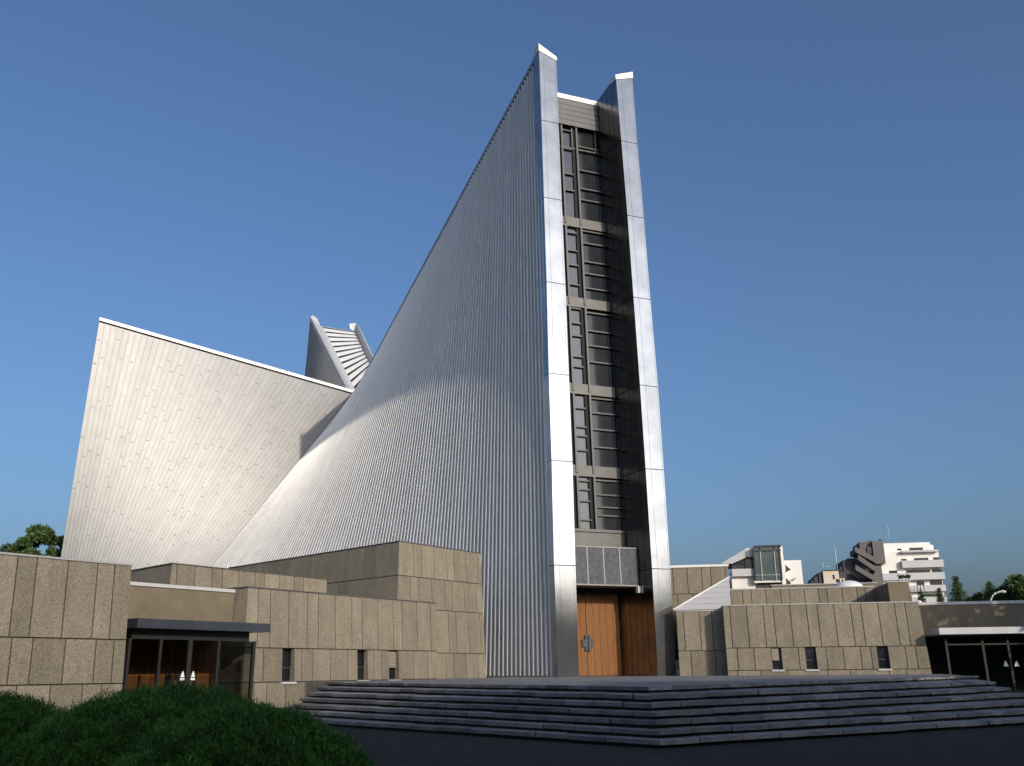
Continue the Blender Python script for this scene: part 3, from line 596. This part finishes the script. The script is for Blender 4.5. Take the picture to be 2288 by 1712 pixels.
strip(D0_, C0_, c1, d1, 15)
tb = MB(); tb.quad(c1+V((0, .3, .12)), d1+V((0, .3, .12)), d1+V((0, .9, -.5)), c1+V((0, .9, -.5))); tb.quad(c1+V((0, .3, .12)), c1+V((0, .3, -.1)), d1+V((0, .3, -.1)), d1+V((0, .3, .12))); tb.build('coping', 'steel_cap', church)
fb0 = atY(676, 960, Y1); fB = V((fb0.x-1.5, Y1, ZP))
shell(fB, V((-45, 116, ZP)), a1-V((0, 0, .1)), A0-V((0, 0, .1)), 50, V((-60, 60, 20)), tick=False, h=.06)
shell(footL+NN*W, V((-44, 112, ZP)), tipL+NN*W, J1+NN*W, 30, V((-60, 150, 20)), tick=False); ridge(tipL+NN*W, J1+NN*W, -NN)
lf = MB(); lf.quad(tipL-F*.05, footL-F*.05, footL-F*.05+NN*1.3, tipL-F*.05+NN*1.3); lf.quad(tipL+NN*W, tipL+NN*(W-1.3), footL+NN*(W-1.3), footL+NN*W); lf.build('fin', 'fin', church)
strip(tipL+NN*1.3-V((0, 0, .9)), tipL+NN*(W-1.3)-V((0, 0, .9)), J1+NN*(W-1.3)-V((0, 0, .9)), J1+NN*1.3-V((0, 0, .9)), 30)
# dark polished cheeks of the entrance recess
def cheek(sf, side):
    LV = LVL if side > 0 else LVR
    mb = MB(); n = len(LV)
    zt = 44.4
    for i in range(n):
        z0 = LV[i]+.03; z1 = LV[i+1]-.03 if i < n-1 else zt
        s0, s1 = sf[i], sf[i+1]; dp = 4.1 if i == 0 else 3.6
        zb1 = z1 if i < n-1 else 43.7
        e = .012*side
        mb.quad(fp(s0+e, .02, z0), fp(s0+e, dp, z0), fp(s1+e, dp, zb1), fp(s1+e, .02, z1), 0)
        mb.quad(fp(s0-e*2, .02, z0-.06), fp(s0-e*2, dp, z0-.06), fp(s0-e*2, dp, z0), fp(s0-e*2, .02, z0), 1)
        for t in (.75, 1.4, 2.05, 2.7, 3.3):
            p, q = fp(s0+e*1.8, t, z0), fp(s1+e*1.8, t, z1 if i < n-1 else z1-.4); mb.quad(p, p+NN*.03, q+NN*.03, q, 2)
    return mb.build('recess_lining', ['inner', 'dark', 'frame'], church)
cheek(RL, -1); cheek(LR, 1)
# window wall
gs = lambda z: (1.55, 7.02)
def rect(mb, s0, s1, z0, z1, t, d, m=0): mb.par(fp(s0, t, z0), F*(s1-s0), NN*d, UL*(z1-z0), m)
ww = MB(); S0, S1 = 1.52, 6.74; mull = [1.62, 2.55, 3.72, 4.97, 6.98]
bays = [(33.3, 41.15), (26.85, 32.55), (20.3, 26.1), (14.5, 19.55), (10.15, 13.75)]
MS = [fp(0, 0, 0)]
def s_at(x, y, t):
    n = F.cross(UL); q = onpl(x, y, P0z+NN*t, n); return (q-P0z-UL*(q.z-ZP)).dot(F)
mA, mB = s_at(1279, 689, 3.1), s_at(1314, 689, 3.1); dB = mB-mA; mull = [mA-2*dB, mA-dB, mA, mB]
mull = [x for x in mull if x > S0+.1]
for bi, (z0, z1) in enumerate(bays):
    edges = [S0]+mull+[S1-.02]
    for ci in range(len(edges)-1):
        a, b_ = edges[ci], edges[ci+1]; gm = MB(); rect(gm, a, b_, z0, z1, 3.32, .04)
        pane = gm.build('window', 'glass_dark' if ci == len(edges)-2 else 'glass_sky', church)
        fm = MB(); nb = random.choice((4, 5, 5)) if z1-z0 > 5 else 4; z = z0; H = z1-z0
        cutz = sorted(z0+H*(k+random.uniform(-.28, .28))/(nb+.2) for k in range(1, nb+1))
        for c_ in cutz: rect(fm, a+.09 if ci else a, b_-(.30 if ci < len(edges)-2 else 0), c_-.05, c_+.05, 3.13, .18)
        rect(fm, a+.06 if ci else a, a+.12 if ci else a+.05, z0, z1, 3.15, .15)
        if ci < len(edges)-2: rect(fm, b_-.30, b_-.07, z0, z1, 3.20, .10, 1)   # dark casement stile beside each mullion
        if bi == 0 and ci < len(edges)-1:
            for (q0, q1, y0, y1) in ((a+.08, b_-.1, z1-1.9, z1-1.78), (b_-.38, b_-.28, z1-1.9, z1)): rect(fm, q0, q1, y0, y1, 3.10, .12)
        fm.build('frame', ['frame', 'dark'], pane)
mm = MB()
for x in mull:
    for (z0, z1) in bays: rect(mm, x-.075, x+.075, z0-.55, z1, 2.98, .3)
mm.build('mullion', 'frame', church)
sp = MB()
for i in range(4):
    sp = MB(); rect(sp, S0, S1, bays[i+1][1], bays[i][0], 3.06, .5); sp.build('spandrel', 'spandrel', church)
sp = MB(); rect(sp, S0, S1, 10.0, 10.18, 2.85, .6); sp.build('sill', 'spandrel', church)
sb = MB(); rect(sb, S0, S1+.0, 9.1, 9.97, 2.95, .9); sb.build('sill_band', 'spandrel', church)
tl = MB()
for i in range(5): rect(tl, S0, S1-.08, 41.2+.46*i, 41.2+.46*(i+1)-.03, 2.9, .5)
rect(tl, S0, S1-.08, 41.2, 43.5, 2.96, .5, 1); tl.build('top_cladding', ['spandrel', 'dark'], church)
tl = MB(); rect(tl, S0, 3.1, 43.5, 43.85, 2.85, 1.0); rect(tl, 3.12, 5.2, 43.5, 43.9, 2.85, 1.0); rect(tl, 5.22, S1-.06, 43.5, 43.9, 2.85, 1.0); tl.build('coping', 'steel_cap', church)
bx = MB(); rect(bx, S0-.1, 6.68, 6.5, 8.8, 1.5, 2.5); 
bxo = bx.build('door_hood', 'box', church)
sm = MB()
for x in [s_at(x_, 1260, 1.5) for x_ in (1316.5, 1353, 1389)]: rect(sm, x-.045, x+.045, 6.5, 8.8, 1.47, .03)
rect(sm, S0, 6.68, 8.8, 8.88, 1.46, 1.6); rect(sm, S0, 6.68, 6.42, 6.5, 1.46, 1.6); sm.build('seam', 'seam', bxo)
lt = MB(); q = fp(6.5, 1.36, 6.02); lt.par(q, F*.2, NN*.3, UL*.42); lt.build('wall_light', 'louver', church)
# doors
dtop = 6.1; mid = s_at(1323, 1440, 4.0)
for i, (a, b_) in enumerate(((1.45, mid-.01), (mid+.01, 6.6))):
    dm = MB(); nb = max(2, round((b_-a)/.44)); 
    for j in range(nb):
        x0_ = a+(b_-a)*j/nb+.008; x1_ = a+(b_-a)*(j+1)/nb-.008; zb_ = dtop-(.0)
        dm.par(fp(x0_, 4.0, ZP+.03), F*(x1_-x0_), NN*.07, UL*(zb_-ZP), 0, random.uniform(.85, 1.1))
    rect(dm, a, b_, ZP+.02, dtop, 4.08, .05, 1); do = dm.build('wooden_door', ['wood', 'dark'], church)
    cross_handle(fp(mid, 4.0, 3.0), F, -NN, -1 if i == 0 else 1, do, 1.0)
th = MB(); rect(th, 1.4, 6.68, dtop, 6.5, 3.9, .3); rect(th, 1.4, 6.68, 6.5, 9.1, 3.7, .3); th.build('recess_lining', 'dark', church)
pb = MB(); q0_ = FL; q1_ = FL.lerp(VL, .25); nrm = V((-.5, -.866, 0)); pb.par(q0_+nrm*.06+V((0, 0, -.02)), q1_-q0_, -nrm*.3, V((0, 0, .10))); pb.build('base_flashing', 'coping_dark', church)
# ---------------------------------------------------------------- steps
steps = empty('entrance_steps', (3, 24, 0), 'broad worn granite steps turning a corner up to the church doors', 'steps')
RI = .14
TP = [((728.8, 1524.8), (1449, 1535), (2187, 1510)), ((706.5, 1535.5), (1453, 1554.2), (2225, 1523.7)), ((685, 1548.5), (1456, 1573), (2259, 1537)), ((669, 1560.5), (1461, 1592), (2300, 1550)),
      ((652.6, 1574.4), (1466, 1611.5), (2330, 1567)), ((640, 1588), (1471, 1632.7), (2360, 1584)), ((628, 1604), (1475.5, 1655), (2400, 1600.5))]
def atz(px, py, z): d = ray(px, py); return CAM + d*((z-CAM.z)/d.z)
TIER = [[H2(atz(x, y, ZP-RI*j)) for x, y in t] for j, t in enumerate(TP)]
def outn(a, b, toward): d = (b-a).normalized(); n = V((d.y, -d.x, 0)); return n if n.y < 0 else -n
def slabrow(mb, a, b, ia, ib, z1, th, L=.98):
    # one row of slabs: front edge a-b, back edge ia-ib tucked under the row above
    ln = (b-a).length; u = 0; cuts = [0.0]; nrm = outn(a, b, None)
    while True:
        u += random.uniform(L*.86, L*1.14)
        if ln-u < .5: break
        cuts.append(u/ln)
    cuts.append(1.0)
    for k in range(len(cuts)-1):
        e0 = .008/ln if k else 0; e1 = .008/ln if k < len(cuts)-2 else 0
        f0, f1 = cuts[k]+e0, cuts[k+1]-e1; dz = random.uniform(-.008, .008); dn = nrm*random.uniform(-.015, .015); w_ = random.uniform(-.006, .006)
        P = [a.lerp(b, f0)+dn, a.lerp(b, f1)+dn+nrm*w_, ia.lerp(ib, f1), ia.lerp(ib, f0)]
        mb.prism(P, z1-th+dz, z1+dz, 0, random.uniform(.68, 1.2))
for j in range(7):
    l, c, r_ = TIER[j]; z = ZP-RI*j; mb = MB(); nl, nr_ = outn(l, c, 0), outn(c, r_, 0); bis = (nl+nr_).normalized()
    if j: L0, C0, R0 = TIER[j-1]; k = .12
    else: L0, C0, R0 = l-nl*.5, c-bis*.9, r_-nr_*.5; k = 0
    nl0 = outn(L0, C0, 0); nr0 = outn(C0, R0, 0)
    il, ic, ir = L0-nl0*k, C0-bis*k*1.6, R0-nr0*k
    slabrow(mb, l, c, il, ic, z, .080); slabrow(mb, c, r_, ic, ir, z, .080)
    q_ = .09; poly = [l-nl*q_+(c-l).normalized()*.05, c-bis*q_*1.7, r_-nr_*q_+(c-r_).normalized()*.05, R0-nr0*.3+(c-r_).normalized()*.08, C0-bis*.5, L0-nl0*.3+(c-l).normalized()*.05]
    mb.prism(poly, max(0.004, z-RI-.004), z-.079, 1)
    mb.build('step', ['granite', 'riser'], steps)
l, c, r_ = TIER[0]; nl, nr_ = outn(l, c, 0), outn(c, r_, 0); bis = (nl+nr_).normalized()
pv_ = MB(); pl_ = [l-nl*.49, c-bis*.88, r_-nr_*.49, V((23.7, 53.5, 0)), V((24.2, 62, 0)), V((24, 75, 0)), V((-8, 75, 0)), V((-14, 52, 0)), V((-9.3, 41.6, 0))]
pv_.prism(pl_, 0.02, ZP-.001); pv_.build('landing', 'paving', steps)
# ---------------------------------------------------------------- planting
def leafcloud(P, Nrm, L, Wd, up=.5, vals=None, jit=.6):
    n = len(P); d = Nrm*1.0 + rng.normal(0, jit, (n, 3)); d[:, 2] += up; d /= np.linalg.norm(d, axis=1)[:, None]
    s_ = np.cross(d, rng.normal(0, 1, (n, 3))); s_ /= np.linalg.norm(s_, axis=1)[:, None]
    L = L*rng.uniform(.6, 1.3, (n, 1)); Wd = Wd*rng.uniform(.7, 1.2, (n, 1)); a = P - d*L*.3; b = P + d*L
    v = np.stack([a, P+s_*Wd, b, P-s_*Wd], 1).reshape(-1, 3); f = np.arange(4*n).reshape(n, 4)
    return v, f, (rng.uniform(0, 1, n) if vals is None else vals)
def shrub(name, c, rx, ry, h, seed, n, label):
    r = np.random.default_rng(seed); k = 900
    root = empty(name, (c[0], c[1], 0), label, 'shrub', 'clipped shrubs in the foreground')
    # lumps over a squat dome
    ph = r.uniform(0, 2*np.pi, k); ct = r.uniform(0.0, 1, k)**.75; st = np.sqrt(1-ct**2.6)
    lc = np.stack([c[0]+rx*st*np.cos(ph), c[1]+ry*st*np.sin(ph), h*(.12+.88*ct)-.10], 1); lr = r.uniform(.06, .15, k)
    li = r.integers(0, k, n); d = r.normal(0, 1, (n, 3)); d[:, 2] = np.abs(d[:, 2])*1.0 + .05*d[:, 2]; d /= np.linalg.norm(d, axis=1)[:, None]
    rad = lr[li][:, None]*r.uniform(.72, 1.06, (n, 1)); P = lc[li] + d*rad*np.array([1, 1, 1.25])
    keep = P[:, 2] > .02; P = P[keep]; d = d[keep]; tone = np.clip(.35+.4*(r.uniform(0, 1, k)[li][keep]-.5)+.35*r.uniform(-1, 1, len(P)), 0, 1)
    v, f, a = leafcloud(P, d, .027, .0036, .6, tone, .6)
    npmesh('foliage', v, f, a, 'leaf_shrub', root)
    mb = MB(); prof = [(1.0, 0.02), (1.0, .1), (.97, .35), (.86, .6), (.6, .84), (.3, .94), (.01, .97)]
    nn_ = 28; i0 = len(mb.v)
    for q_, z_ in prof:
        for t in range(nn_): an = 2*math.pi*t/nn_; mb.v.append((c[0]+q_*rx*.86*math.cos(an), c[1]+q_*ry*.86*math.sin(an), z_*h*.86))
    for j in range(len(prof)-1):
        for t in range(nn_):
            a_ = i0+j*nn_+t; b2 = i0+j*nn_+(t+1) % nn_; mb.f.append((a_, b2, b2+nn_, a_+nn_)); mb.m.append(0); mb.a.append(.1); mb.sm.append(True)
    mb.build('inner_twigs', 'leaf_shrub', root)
shrub('shrub', (-4.72, 8.0), 1.45, 1.25, 1.22, 1, 300000, 'dark green clipped shrub at the photo\'s left edge, in front of the blank stone wall')
shrub('shrub', (-2.75, 7.7), 1.25, 1.15, 1.24, 2, 300000, 'dark green clipped shrub in the middle, hiding the foot of the glazed porch')
shrub('shrub', (-1.85, 6.75), .92, .95, 1.12, 3, 240000, 'lower rounded green shrub nearest the granite steps')
def crown(cs, n, L, Wd, up=.1, seed=1):
    r = np.random.default_rng(seed); cs = np.array(cs); wts = cs[:, 3]**2; idx = r.choice(len(cs), n, p=wts/wts.sum()); d = r.normal(0, 1, (n, 3)); d /= np.linalg.norm(d, axis=1)[:, None]
    P = cs[idx, :3] + d*cs[idx, 3][:, None]*(r.uniform(.2, 1, (n, 1))**.5)*np.array([1, 1, .8]); tone = np.clip(.3+.35*r.uniform(0, 1, len(cs))[idx]+.3*r.uniform(-1, 1, n), 0, 1)
    return leafcloud(P, d, L, Wd, up, tone, .8)
def tree(x, y, h, cr, label, seed, n=9000, leaf=.28, group='trees around the church', base=.3, name='broadleaf_tree', ncl=46):
    r = random.Random(seed); root = empty(name, (x, y, 0), label, 'tree', group); tm = MB(); tm.tube((x, y, 0), (x+.2, y, h*.55), h*.028, h*.016, 8)
    cs = []
    for i in range(ncl):
        f = r.random(); zz_ = h*(base+(1-base)*f); rr = cr*math.sin(math.pi*min(1, .18+.78*f))**.8*r.uniform(.35, 1); an = r.uniform(0, 6.28)
        p = (x+rr*math.cos(an), y+rr*math.sin(an), zz_-cr*.1); cs.append((*p, cr*r.uniform(.10, .22)))
        if i % 3 == 0: tm.tube((x, y, max(h*base*.8, zz_-rr*.9)), p, h*.009, h*.003, 5)
    cs.append((x, y, h-cr*.12, cr*.14)); tm.build('trunk', 'bark', root)
    v, f, a = crown(cs, n, leaf, leaf*.45, .1, seed); npmesh('crown', v, f, a, 'leaf_tree', root); return root
def conifer(x, y, h, wd, label, seed, n=7000, group='conifers around the church', name='conifer_tree'):
    r = np.random.default_rng(seed); root = empty(name, (x, y, 0), label, 'tree', group); tm = MB(); tm.tube((x, y, 0), (x, y, h*.97), h*.018, h*.003, 7)
    P = []; D = []; T = []
    lay = int(h/.36)
    for i in range(lay):
        f = i/lay; z0 = h*(.12+.88*f); rad = wd*(1-f)**.85*(.8+.4*r.random()); nb = 9
        for b in range(nb):
            an = 2*np.pi*(b+r.random())/nb; L = rad*(.6+.5*r.random()); k = max(6, int(n/(lay*nb)*(1.6-1.2*f)))
            tt = r.uniform(.05, 1, k); dr = np.array([np.cos(an), np.sin(an), 0]); p = np.array([x, y, z0])+dr*(L*tt)[:, None]; p[:, 2] += -.28*L*tt+.22*L*tt**2 + r.normal(0, .13, k); p[:, :2] += r.normal(0, .09*(1+L*.15), (k, 2))
            P.append(p); D.append(np.tile(dr, (k, 1))); T.append(np.clip(.25+.45*tt+.25*r.uniform(-1, 1, k), 0, 1))
            if L > .5: tm.tube((x, y, z0), tuple(np.array([x, y, z0-.1*L])+dr*L*.8), .03, .01, 4)
    tm.build('trunk', 'bark', root); P = np.concatenate(P); D = np.concatenate(D)
    v, f, a = leafcloud(P, D, .17, .045, .1, np.concatenate(T), .5); npmesh('crown', v, f, a, 'leaf_con', root); return root
def topz(px, py, Y): return atY(px, py, Y)
p = topz(-75, 930, 70); conifer(p.x, 70, p.z, 5.2, 'dark conifer whose branch tips reach in at the left edge', 11, 26000)
for (px, py, Y, cr, sd_, lb) in ((52, 1201, 92, 3.6, 21, 'smaller round leafy tree behind the left stone wall'), (88, 1172, 95, 4.2, 22, 'tallest leafy tree behind the wall, beside the sunlit left wing'), (130, 1198, 97, 3.4, 23, 'leafy tree partly hidden by the sunlit left wing')):
    p = topz(px, py, Y); tree(p.x, Y, p.z, cr, lb, sd_, 9000, .26, 'leafy trees behind the left wall')
p = topz(2134, 1286, 92); conifer(p.x, 92, p.z, 2.9, 'pointed sunlit conifer standing clear right of the white apartment block', 31, 11000)
p = topz(2097, 1313, 95); conifer(p.x, 95, p.z, 2.0, 'short conifer in front of the white apartment block corner', 32, 8000)
p = topz(2056, 1318, 96); conifer(p.x, 96, p.z, 1.9, 'dark green conifer tip just right of the plain brown wall', 33, 7000)
p = topz(2208, 1298, 88); conifer(p.x, 88, p.z, 3.6, 'dark conifer rising left of the curved street lamp', 34, 11000)
for (px, py, Y, cr, sd_, lb) in ((2243, 1308, 82, 3.6, 41, 'dark leafy tree behind the curved street lamp'), (2290, 1288, 80, 5.2, 42, 'largest dark leafy tree at the right edge'), (2185, 1327, 90, 2.4, 43, 'low dark leafy tree between two conifers')):
    p = topz(px, py, Y); tree(p.x, Y, p.z, cr, lb, sd_, 12000, .24, 'dark leafy trees behind the right porch', ncl=60)
# street lamp
lp = topz(2214, 1344, 70); lamp = empty('street_lamp', (lp.x, 70, 0), 'curved pale street lamp above the right porch roof', 'street lamp')
lm = MB(); pts_ = [atY(2213.5, 1400, 70), atY(2213.5, 1344, 70), atY(2215, 1337, 70), atY(2219, 1330, 70), atY(2226, 1325, 70), atY(2236, 1322, 70)]; pts_[0].z = 0
for a, b_ in zip(pts_, pts_[1:]): lm.tube(a, b_, .07, .06, 8)
lm.build('pole', 'lampm', lamp); lm = MB(); a = pts_[-1]; b_ = atY(2247, 1322.5, 70); lm.tube(a, a.lerp(b_, .3), .06, .14, 10); lm.tube(a.lerp(b_, .3), b_, .14, .09, 10); lm.build('lamp_head', 'lampm', lamp)
gp = atY(2054, 1347, 62); gb = empty('globe_lamp', (gp.x, 62, 0), 'small pale globe lamp at the foot of the trees beside the plain wall', 'lamp')
lm = MB(); lm.lathe((gp.x, 62, gp.z-.17), [(.17*math.sin(i*math.pi/8)+.001, .17-.17*math.cos(i*math.pi/8)) for i in range(9)], 14); lm.build('globe', 'louver', gb)
lm = MB(); lm.tube((gp.x, 62, 0), (gp.x, 62, gp.z-.15), .04); lm.build('post', 'lampm', gb)
# potted plants on the far roof
for i, px in enumerate((2014, 2021, 2028, 2034)):
    s_ = m8.hit(0, px, 1300)[0]; b_ = m8.pt(0, s_, m8.z1+.063, .25)
    root = empty('potted_plant', b_, 'one of four dark spiky potted plants in a row on the plain brown wall top', 'potted plant', 'potted plants on the wall top')
    mb = MB(); mb.lathe((b_.x, b_.y, b_.z), [(.001, 0), (.07, 0), (.09, .14), (.07, .14), (.001, .12)], 10); mb.build('pot', 'coping_pale', root)
    r = np.random.default_rng(i+60); n = 60; P = np.array(b_)+r.normal(0, .05, (n, 3))+np.array([0, 0, .25]); v, f, a = leafcloud(P, r.normal(0, 1, (n, 3)), .13, .025, .8); npmesh('leaves', v, f, a*.3, 'leaf_tree', root)
# ---------------------------------------------------------------- buildings beyond
class FP:                                                       # an upright facade plane beyond the church
    def __init__(s, px, Y, a=100): p = atY(px, 1400, Y); s.P = V((p.x, Y, 0)); s.t = az(a); s.o = V((s.t.y, -s.t.x, 0))
    def at(s, x, y): return onpl(x, y, s.P, s.o)
    def box(s, mb, x0, y0, x1, y1, d=.3, out=0, m=0, ground=False):
        xm, ym = (x0+x1)/2, (y0+y1)/2; a = s.at(x0, ym); b = s.at(x1, ym); z1 = s.at(xm, y0).z; z0 = 0 if ground else s.at(xm, y1).z
        mb.par(H2(a, z0)+s.o*out, H2(b-a), -s.o*d, V((0, 0, z1-z0)), m)
def part(root, fpn, name, m, boxes):
    mb = MB()
    for bx_ in boxes: fpn.box(mb, *bx_[:4], **(bx_[4] if len(bx_) > 4 else {}))
    return mb.build(name, m, root)
f1 = FP(1700, 105); b1_ = empty('house', f1.P, 'white modern house with a tall green glass bay above the brown wall', 'house')
part(b1_, f1, 'wall', 'white', [(1636, 1288, 1692, 1330, dict(d=9, ground=True)), (1668, 1225, 1684.5, 1244, dict(d=8)), (1744, 1221, 1752, 1330, dict(d=9, out=.6, ground=True)), (1752, 1251, 1795, 1330, dict(d=10, out=-.5, ground=True)), (1684, 1298, 1744, 1303, dict(d=6, out=.7))])
part(b1_, f1, 'balcony', 'white_grey', [(1635, 1272, 1689, 1288.5, dict(d=1.2, out=.5))])  # greyer than the white walls: shade put into the colour
wo = part(b1_, f1, 'window', 'glass_sky', [(1636, 1244, 1688, 1272, dict(d=6, out=-1.2))]); part(wo, f1, 'frame', 'frame', [(1664, 1244, 1666, 1272, dict(d=.2, out=-1.0)), (1636, 1257, 1664, 1258.5, dict(d=.2, out=-1.05))])
wo = part(b1_, f1, 'glass_bay', 'bglass', [(1685, 1224, 1743, 1298, dict(d=6, out=.8))])
part(wo, f1, 'frame', 'slate', [(1684, 1220.5, 1744, 1224, dict(d=6.2, out=.95)), (1684, 1231.5, 1744, 1233.5, dict(d=.2, out=.95)), (1684, 1224, 1686, 1298, dict(d=.2, out=.96)), (1742, 1224, 1744, 1298, dict(d=.2, out=.96)), (1696, 1224, 1697.5, 1231.5, dict(d=.2, out=.95)), (1727, 1224, 1728.5, 1231.5, dict(d=.2, out=.95))])
part(wo, f1, 'mullion', 'white_grey', [(1699, 1233.5, 1700.5, 1298, dict(d=.1, out=.92)), (1730, 1233.5, 1731.5, 1298, dict(d=.1, out=.92)), (1686, 1286, 1742, 1287, dict(d=.1, out=.9))])
part(b1_, f1, 'recess', 'slate', [(1692, 1303, 1744, 1330, dict(d=6, out=.2, ground=True))])
rf = MB(); q = [f1.at(1611, 1259.5), f1.at(1667.5, 1225.5), f1.at(1668, 1245), f1.at(1636, 1259.5)]; q2 = [p_-f1.o*6 for p_ in q]
rf.ngon(q); rf.ngon(q2[::-1])
for i in range(4): rf.quad(q[i], q2[i], q2[(i+1) % 4], q[(i+1) % 4])
rf.build('sloped_roof', 'white_grey', b1_)
for (x, y) in ((1755, 1261), (1756.5, 1291)):
    mb = MB(); a, b_, c_ = f1.at(x, y), f1.at(x+11, y+13), f1.at(x, y+18); o_ = f1.o*.9; mb.quad(a, c_, c_+o_*.0+(b_-c_)*.9, b_); mb.quad(a-f1.o*.4, b_+o_*.5, c_+o_*.3, m=0); mb.build('awning', 'slate', b1_)
aw = MB(); f1.box(aw, 1771, 1292.5, 1779, 1294, d=.2, out=-.1); aw.build('bracket', 'frame', b1_)
f2 = FP(1850, 150); b2 = empty('house', f2.P, 'small beige rooftop house with slate sides and an aerial, between two white buildings', 'house')
part(b2, f2, 'wall', 'beige', [(1841, 1275, 1876, 1325, dict(d=7, ground=True)), (1877, 1293, 1888, 1325, dict(d=5, out=.4, ground=True))])
part(b2, f2, 'roof', 'slate', [(1832, 1279, 1841, 1330, dict(d=8, out=-.4)), (1822, 1288, 1832, 1330, dict(d=8, out=-.6)), (1815, 1297, 1822, 1330, dict(d=8, out=-.7)), (1876, 1278, 1892, 1292.5, dict(d=8, out=-.4)), (1839, 1273.5, 1878, 1275.2, dict(d=7.4, out=.15))])
part(b2, f2, 'window', 'glass_dark', [(1861, 1284, 1865, 1294, dict(d=.2, out=.06)), (1868, 1294, 1872, 1301, dict(d=.2, out=.06)), (1880, 1295, 1883.5, 1300, dict(d=.2, out=.46))])
an = MB(); a, b_ = f2.at(1871, 1273), f2.at(1864, 1220); b_ = V((a.x, a.y, b_.z)); an.tube(a, b_, .09, .04, 5); a = f2.at(1840, 1274); an.tube(a, a+V((0, 0, 1.2)), .05); c_ = a+V((0, 0, .55)); an.tube(c_-f2.t*.2, c_+f2.t*1.1, .03); an.build('aerial', 'lampm', b2)
f3 = FP(2030, 185); b3 = empty('apartment_block', f3.P, 'large white apartment block with dark outside staircase, beyond the right annex', 'apartment block')
part(b3, f3, 'wall', 'white', [(1972, 1213, 2079, 1233, dict(d=12)), (1966, 1234, 2101, 1330, dict(d=14, out=.8, ground=True)), (2079, 1217, 2087, 1233, dict(d=10, out=-.3))])
part(b3, f3, 'balcony', 'white_grey', [(2010, 1231.5, 2092, 1236, dict(d=1.0, out=1.8)), (2011, 1254, 2103, 1270, dict(d=1.2, out=1.9)), (1968, 1282, 2106, 1297.5, dict(d=1.2, out=1.9)), (1968, 1310, 2108, 1324, dict(d=1.2, out=1.9)), (1968, 1336, 2110, 1350, dict(d=1.2, out=1.9))])
for (x0, y0, x1, y1) in ((2005, 1226, 2014, 1230), (2032, 1224, 2062, 1230.5), (2012, 1250, 2024, 1254), (2040, 1248, 2072, 1254), (2083, 1246.5, 2096, 1253), (1985, 1276, 2003, 1282), (2023, 1274, 2076, 1282), (2080, 1272, 2101, 1281), (2046, 1300, 2063, 1309.5), (2076, 1298, 2103, 1309.5), (2056, 1328, 2098, 1336)):
    part(b3, f3, 'window', 'glass_dark', [(x0, y0, x1, y1, dict(d=.3, out=(.06 if y0 < 1232 else .86)))])
st_ = part(b3, f3, 'stair_tower', 'grey_br', [(1946.5, 1212, 1971, 1262, dict(d=8, out=2.2)), (1920, 1213, 1947, 1252, dict(d=8, out=1.2)), (1948, 1262, 1968, 1300, dict(d=8, out=1.4)), (1943, 1287, 1967, 1320, dict(d=6, out=2.6)), (1904, 1230, 1922, 1242, dict(d=5, out=2.4))])
part(st_, f3, 'window', 'glass_sky', [(1935, 1224, 1946, 1240, dict(d=.3, out=1.5))])
part(b3, f3, 'stair_wall', 'slate', [(1886, 1252, 1948, 1330, dict(d=9, out=.6, ground=True)), (1880.5, 1266, 1887, 1330, dict(d=8, out=.3, ground=True)), (1893, 1248, 1921, 1252.5, dict(d=8, out=.5))])
mb = MB()
for (x0, y0, x1, y1) in ((1905, 1238, 1950, 1262), (1912, 1256, 1950, 1282), (1906, 1278, 1944, 1300)):
    a, b_ = f3.at(x0, y0), f3.at(x1, y1); h_ = V((0, 0, 1.1)); o_ = f3.o*3.2; mb.quad(a+o_, b_+o_, b_+o_+h_, a+o_+h_); mb.quad(a+o_, a+o_*.4, b_+o_*.4, b_+o_); mb.quad(a+o_+h_, b_+o_+h_, b_+o_*.9+h_, a+o_*.9+h_)
mb.build('stair_flight', 'grey_br', b3)
mb = MB(); a = f3.at(1988, 1213); mb.tube(a, a+V((0, 0, 3.6)), .07, .03, 5); mb.build('aerial', 'lampm', b3)
part(b3, f3, 'tank', 'slate', [(1965.5, 1205, 1970, 1212, dict(d=1, out=0)), (1938, 1210, 1945, 1213, dict(d=2, out=1))])
mb = MB(); a = f3.at(2050, 1326); 
for k in (-1, 0, 1): mb.tube(a+f3.t*(.6*k)+f3.o*3, a+f3.t*(.6*k)+f3.o*3+V((0, 0, 1.4)), .07)
mb.tube(a-f3.t*1.4+f3.o*3, a+f3.t*1.4+f3.o*3, .08); mb.build('railing', 'frame', b3)
# ---------------------------------------------------------------- trees behind the viewer (they shade the forecourt)
S2 = V((SUN.x, SUN.y, 0)).normalized(); PP = V((-S2.y, S2.x, 0)); PP = PP if PP.y > 0 else -PP
cs = []; r = random.Random(5)
def clump(q, p, ztop, rad, zlow=0):
    c = S2*q + PP*p; z = zlow+rad*.5
    while z < ztop-rad*.6: cs.append((c.x+r.uniform(-.5, .5), c.y+r.uniform(-.5, .5), z, rad*r.uniform(.8, 1.05))); z += rad*.9
    cs.append((c.x, c.y, ztop-rad*.75, rad*.8))
p_ = -32
while p_ < 112:
    clump(27+r.uniform(-2, 2), p_, (19.6 + 1.0*math.sin(p_*.35)+r.uniform(-.7, .7) - max(0, min(p_, 56)-38)*.25), 2.5); clump(31+r.uniform(-1, 1), p_+.8, 16+r.uniform(-1, 1), 2.6); p_ += 1.9
for q_, p2, zt in ((-17, 52.4, 12.5), (-16, 56, 13.5), (-14, 60, 14.5), (-13, 64, 14.5), (-12, 68, 14)): clump(q_, p2, zt, 2.9)
v, f, a = crown(cs, 230000, .62, .3, .1, 9)
tl_ = npmesh('treeline', v, f, a, 'leaf_tree'); tag(tl_, 'dense leafy wood across the forecourt from the church, behind the viewer', 'trees', kind='stuff')
